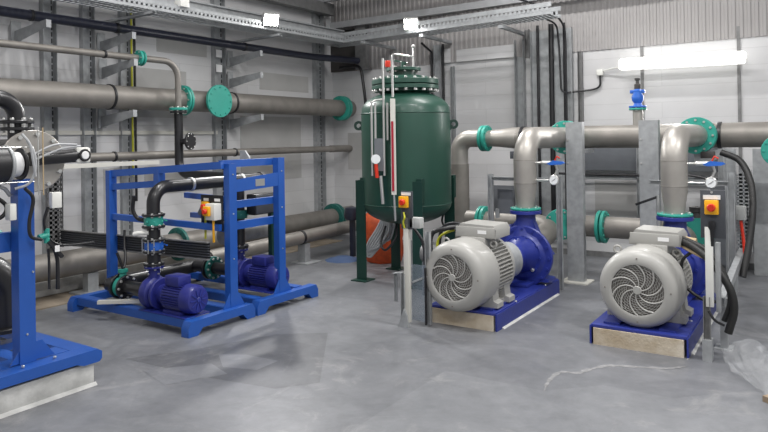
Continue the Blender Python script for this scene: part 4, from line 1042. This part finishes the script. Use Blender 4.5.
# ================================================================== LEFT FOREGROUND FRAME
t = thing('machine_plinth', 'white painted concrete plinth under the nearest blue frame', 'plinth', (-4.5,1.5,0))
part(t, 'block', MB().box(-6.2,-4.03,-.5,2.59,0,.155,.006), 'plinth')
part(t, 'render_fillet', MB().poly([(-4.03,0),(-4.01,0),(-4.015,.008),(-4.03,.02)], -.5, 2.6), 'plinth')
t = thing('booster_skid', 'nearest blue steel frame at the left edge on the white plinth', 'frame', (-4.1,1.8,.155))
def railp2(y0, y1, z): return [(y0,z+.02),(y1-.18,z+.02),(y1-.13,z),(y1-.02,z),(y1,z+.02),(y1,z+.065),(y1-.03,z+.085),(y0,z+.085)]
part(t, 'front_rail', MB().poly(railp2(.0,2.63,.155), -4.13, -4.0, 'YZ'), 'blue')
part(t, 'top_plate', MB().box(-4.3,-4.14,0,2.48,.232,.239), 'blue')
part(t, 'cross_beam', MB().box(-6.1,-4.13,2.49,2.61,.19,.236), 'blue')
part(t, 'cross_beam', MB().box(-6.1,-4.13,2.2,2.3,.16,.225), 'blue')
part(t, 'inner_rail', MB().box(-4.75,-4.65,0,2.5,.19,.24), 'blue')
part(t, 'inner_rail', MB().box(-5.3,-5.2,0,2.5,.19,.24), 'blue')
part(t, 'post', MB().channel((-4.12,2.205,.241),(-4.12,2.205,1.38), .10, .09, .006, (0,1,0), (-1,0,0)), 'blue')
part(t, 'gusset', MB().poly([(2.1,.247),(2.38,.247),(2.3,.36),(2.18,.36)], -4.14, -4.13, 'YZ'), 'blue')
part(t, 'low_post', MB().box(-4.75,-4.65,2.22,2.3,.24,.62), 'blue')
part(t, 'side_rail', MB().box(-4.27,-4.22,.5,2.19,.93,1.05), 'blue')
bolts(t, (-4.06,2.34,.25), 'Z', .0001, 1, .012); bolts(t, (-4.06,2.14,.25), 'Z', .0001, 1, .012)
bolts(t, (-4.117,2.24,.8), 'X', .0001, 1, .008); bolts(t, (-4.117,2.2,.42), 'X', .0001, 1, .008)
# large bolted disc with filter housing
DC = Vector((-4.35,2.375,1.485))
t = thing('filter_vessel', 'round bolted steel end plate of the black filter vessel at the left edge', 'vessel', DC)
f_ = part(t, 'end_plate', MB().disc(DC, (1,-.12,0), .205, .02, seg=56), 'cream')
f_.data.materials[0] = M['steel_light']
bolts(f_, DC+Vector((.02,0,0)), (1,-.12,0), .178, 10, .018, 'zinc', phase=.2)
part(t, 'neck', MB().tube([DC-Vector((.0,0,0)), DC-Vector((.5,-.06,0))], .15, 32), 'blackpipe')
t = thing('actuator', 'black valve actuator in front of the bolted disc', 'actuator', (-4.2,1.9,1.47))
part(t, 'body', MB().cyl((-4.12,1.4,1.475),(-4.12,2.07,1.475),.108,seg=32), 'black')
part(t, 'end_ring', MB().disc((-4.12,2.08,1.475), 'Y', .118, .02), 'galv')
part(t, 'label_band', MB().disc((-4.12,2.13,1.475), 'Y', .075, .06), 'label', 'white label band')
part(t, 'band_ring', MB().disc((-4.12,2.17,1.475), 'Y', .1, .012), 'black')
for dz in (-.105,.105,): part(t, 'tie_rod', MB().cyl((-4.02,1.4,1.475+dz),(-4.02,2.2,1.475+dz),.004,seg=8), 'zinc')
part(t, 'tie_rod', MB().cyl((-4.04,2.24,1.28),(-4.04,2.24,1.70),.004,seg=8), 'zinc')
part(t, 'tie_rod', MB().cyl((-4.04,2.27,1.28),(-4.04,2.27,1.70),.004,seg=8), 'tanwire')
part(t, 'air_hose', MB().tube(smooth_path([(-4.02,2.16,1.62),(-4.0,2.19,1.55),(-4.0,2.2,1.45),(-4.02,2.17,1.36),(-4.05,2.1,1.33)]), .008, 8), 'hose_grey')
part(t, 'air_hose', MB().tube(smooth_path([(-4.02,2.13,1.66),(-3.99,2.16,1.6),(-3.99,2.18,1.5),(-4.0,2.2,1.4)]), .008, 8), 'hose_grey')
t = thing('valve_spindle', 'black cylinder with square white end cap pointing right of the disc', 'actuator', (-4.25,2.5,1.5))
part(t, 'cylinder', MB().cyl((-4.25,2.3,1.50),(-4.25,2.62,1.515),.045,seg=24), 'blackpipe')
part(t, 'end_block', MB().box(-4.24,-4.21,2.60,2.704,1.462,1.57,.014), 'white')
c = Vector((-4.20,2.652,1.516))
part(t, 'end_cap', MB().disc(c, 'X', .028, .02), 'label'); part(t, 'cap_ring', MB().disc(c, 'X', .043, .012, .027), 'black')
part(t, 'air_pipe', MB().tube(smooth_path([(-4.18,2.3,1.5),(-4.17,2.45,1.56),(-4.18,2.55,1.575),(-4.2,2.62,1.58)]), .007, 8), 'hose_grey')
part(t, 'air_pipe', MB().tube(smooth_path([(-4.18,2.28,1.53),(-4.17,2.42,1.59),(-4.18,2.58,1.59)]), .007, 8), 'hose_grey')
# black elbow above
t = thing('vessel_outlet_pipe', 'black elbow with bolted flanges rising above the bolted disc', 'pipe', (-4.4,2.1,1.7))
part(t, 'elbow', MB().tube(fillet([(-4.45,1.8,1.9),(-4.45,2.325,1.9),(-4.45,2.325,1.6)], .13, 10), .055, 22), 'blackpipe')
for z in (1.745,1.70): flange(t, (-4.45,2.325,z), 'Z', .105, .022, 'blackpipe', n=8, bs=.016)
flange(t, (-4.45,2.16,1.9), 'Y', .1, .03, 'blackpipe', n=8, bs=.014)
part(t, 'blue_collar', MB().disc((-4.45,2.1,1.9), 'Y', .085, .05), 'small_blue')
# cables, boxes, teal valves at the left post
solo('junction_box', MB().box(-4.08,-4.04,2.325,2.39,1.19,1.29,.005), 'white', 'small white box right of the nearest blue post', 'box')
solo('junction_box', MB().box(-4.12,-4.06,2.075,2.115,1.14,1.24,.005), 'white', 'small white box left of the nearest blue post', 'box')
t = thing('ball_valve', 'small teal ball valve with black lever right of the nearest blue post', 'valve', (-4.1,2.28,1.01))
part(t, 'valve_body', MB().cyl((-4.1,2.27,1.01),(-4.1,2.33,1.02),.02,seg=16).cyl((-4.1,2.32,.97),(-4.1,2.32,1.06),.017,seg=14), 'teal')
part(t, 'lever', MB().bar((-4.08,2.32,.98),(-4.08,2.41,.87),.02,.02), 'black')
part(t, 'tag', MB().box(-4.07,-4.066,2.355,2.385,.91,.95), 'label')
t = thing('ball_valve', 'teal valve half hidden behind the nearest blue post', 'valve', (-4.4,2.1,1.0))
part(t, 'valve_body', MB().cyl((-4.3,2.0,1.0),(-4.3,2.14,1.0),.045,seg=18).ball((-4.3,2.1,1.03), .05), 'teal')
part(t, 'stem', MB().cyl((-4.3,2.1,1.03),(-4.3,2.1,1.12),.016,seg=10), 'zinc')
hoses('control_cable', 'black control cables looping over the nearest blue post', 'cable', [
    ([(-4.05,2.16,1.33),(-4.05,2.21,1.26),(-4.06,2.19,1.12),(-4.06,2.2,1.03),(-4.07,2.27,1.0)], .011, 'black'),
    ([(-4.08,2.32,1.2),(-4.09,2.30,1.12),(-4.1,2.31,1.05)], .009, 'black'),
    ([(-4.12,2.34,1.0),(-4.12,2.40,.95),(-4.13,2.5,.93),(-4.13,2.66,.925)], .008, 'black'),
    ([(-4.12,2.38,.93),(-4.12,2.40,.84),(-4.12,2.4,.66)], .012, 'black'),
    ([(-4.12,2.34,.93),(-4.12,2.345,.84),(-4.12,2.345,.67)], .008, 'black')])
hoses('control_cable', 'tangle of black hoses under the actuator at the left edge', 'cable', [
    ([(-4.2,1.8,1.28),(-4.2,1.95,1.25),(-4.2,2.05,1.18),(-4.2,1.95,1.1),(-4.2,1.8,1.12)], .016, 'black'),
    ([(-4.15,1.85,1.32),(-4.15,2.0,1.3),(-4.15,2.1,1.22),(-4.15,2.05,1.15),(-4.15,1.9,1.18)], .012, 'rubber'),
    ([(-4.18,1.9,1.36),(-4.18,2.08,1.34),(-4.18,2.14,1.28)], .012, 'hose_grey')])
t = thing('large_black_elbow', 'large black pipe bend behind the nearest blue post at the left edge', 'pipe', (-4.7,2.1,.6))
part(t, 'elbow', MB().tube(fillet([(-4.72,1.5,.76),(-4.72,2.36,.76),(-4.72,2.36,.34)], .3, 12), .125, 30), 'blackpipe')
flange(t, (-4.72,2.36,.34), 'Z', .17, .03, 'blackpipe', n=8, bs=.016)

# ================================================================== FLOOR ITEMS
mb = MB(); bm = mb.bm
rng = random.Random(3); rows = []
nr, ns = 12, 18
axis0 = Vector((-.50,5.15,.02)); axis1 = Vector((-.27,4.55,.02))
for i in range(nr):
    f_ = i/(nr-1); c = axis0.lerp(axis1, f_); w = .13*math.sin(PI*min(1,f_*1.05+.12))**.7*(1-.6*f_)+.02; h = .12*math.sin(PI*(f_*.9+.1))*(1-.55*f_)+.015
    row = []
    for k in range(ns):
        a = 2*PI*k/ns; j = 1+rng.uniform(-.18,.18)
        row.append(bm.verts.new(c+Vector((math.cos(a)*w*j*.9, math.cos(a)*w*j*.5, max(-.015,math.sin(a)*h*j+h*.9)))))
    rows.append(row)
for i in range(nr-1):
    for k in range(ns): bm.faces.new((rows[i][k], rows[i][(k+1)%ns], rows[i+1][(k+1)%ns], rows[i+1][k]))
bm.faces.new(rows[0][::-1]); bm.faces.new(rows[-1])
solo('plastic_bag', mb, 'bag', 'crumpled clear plastic bag on the floor at the lower right', 'bag', smooth=False)
solo('cardboard_scrap', MB().poly([(-.31,4.52),(-.22,4.66),(-.05,4.6),(-.12,4.4)], 0, .035, 'XY'), 'card', 'torn brown cardboard scrap at the right picture edge', 'cardboard')
# plaster dust marks
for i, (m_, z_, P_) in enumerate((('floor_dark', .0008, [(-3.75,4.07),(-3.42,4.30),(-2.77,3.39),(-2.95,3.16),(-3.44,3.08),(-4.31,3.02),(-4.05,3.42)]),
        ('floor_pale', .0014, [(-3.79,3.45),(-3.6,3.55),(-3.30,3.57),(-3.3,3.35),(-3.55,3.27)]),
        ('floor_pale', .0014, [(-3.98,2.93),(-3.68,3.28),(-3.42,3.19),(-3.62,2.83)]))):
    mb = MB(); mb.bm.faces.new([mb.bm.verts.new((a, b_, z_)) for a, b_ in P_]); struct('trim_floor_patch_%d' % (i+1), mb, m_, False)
M['dust'] = mat('plaster_dust', (.25,.25,.255), .9, var=.3, vscale=25)
def smear(name, pts, w, lab):
    mb = MB(); bm = mb.bm; P = [Vector((*p,.0015)) for p in pts]; L_, R_ = [], []
    r = random.Random(len(pts))
    P2 = smooth_path(P, 6)
    for i, p in enumerate(P2):
        d = (P2[min(i+1,len(P2)-1)]-P2[max(i-1,0)]).normalized(); n = Vector((-d.y,d.x,0)); ww = w*r.uniform(.3,1)*(math.sin(PI*(i+.5)/len(P2))**.5)
        L_.append(bm.verts.new(p+n*ww)); R_.append(bm.verts.new(p-n*ww*r.uniform(.5,1)))
    for i in range(len(P2)-1): bm.faces.new((L_[i],L_[i+1],R_[i+1],R_[i]))
    return solo(name, mb, 'dust', lab, 'stain')
smear('dust_streak', [(-1.47,4.01),(-1.50,4.2),(-1.49,4.38),(-1.38,4.43),(-1.33,4.55),(-1.24,4.68),(-1.1,4.74),(-.9,4.82),(-.78,4.95)], .04, 'pale dust streak on the floor before the right pump base')
smear('dust_streak', [(-2.15,6.3),(-1.95,6.45),(-1.6,6.5)], .012, 'pale dust streak on the floor between the two big pumps')
smear('dust_streak', [(-.81,5.05),(-.79,5.5),(-.79,6.1)], .02, 'pale grout line along the side of the right pump base')

# ================================================================== CAMERA, WORLD, VIEW
f, cy, yaw, pitch, roll = 661.7, 135.76, .5828, -.0039, .01526
c_, s_ = math.cos(yaw), math.sin(yaw); cp, sp = math.cos(pitch), math.sin(pitch); cr, sr = math.cos(roll), math.sin(roll)
fwd = Vector((-s_*cp, c_*cp, -sp)); right = Vector((c_, s_, 0)); down = fwd.cross(right)
r_ = cr*right+sr*down; d_ = -sr*right+cr*down
cam = bpy.data.cameras.new('camera'); co = bpy.data.objects.new('camera', cam); COL.objects.link(co)
m3 = Matrix((r_, -d_, -fwd)).transposed()
co.matrix_world = Matrix.Translation((0,0,1.6)) @ m3.to_4x4()
cam.sensor_fit = 'HORIZONTAL'; cam.sensor_width = 36; cam.lens = f/768*36
cam.shift_x = 0; cam.shift_y = -(216-cy)/768
cam.clip_start = .05; cam.clip_end = 100
scn.camera = co
w = bpy.data.worlds.new('world'); scn.world = w; w.use_nodes = True
bg = w.node_tree.nodes['Background']; bg.inputs['Color'].default_value = (.95,.97,1,1); bg.inputs['Strength'].default_value = .6
scn.view_settings.view_transform = 'Standard'; scn.view_settings.look = 'None'; scn.view_settings.gamma = 1; scn.view_settings.exposure = 0
scn.view_settings.use_curve_mapping = False
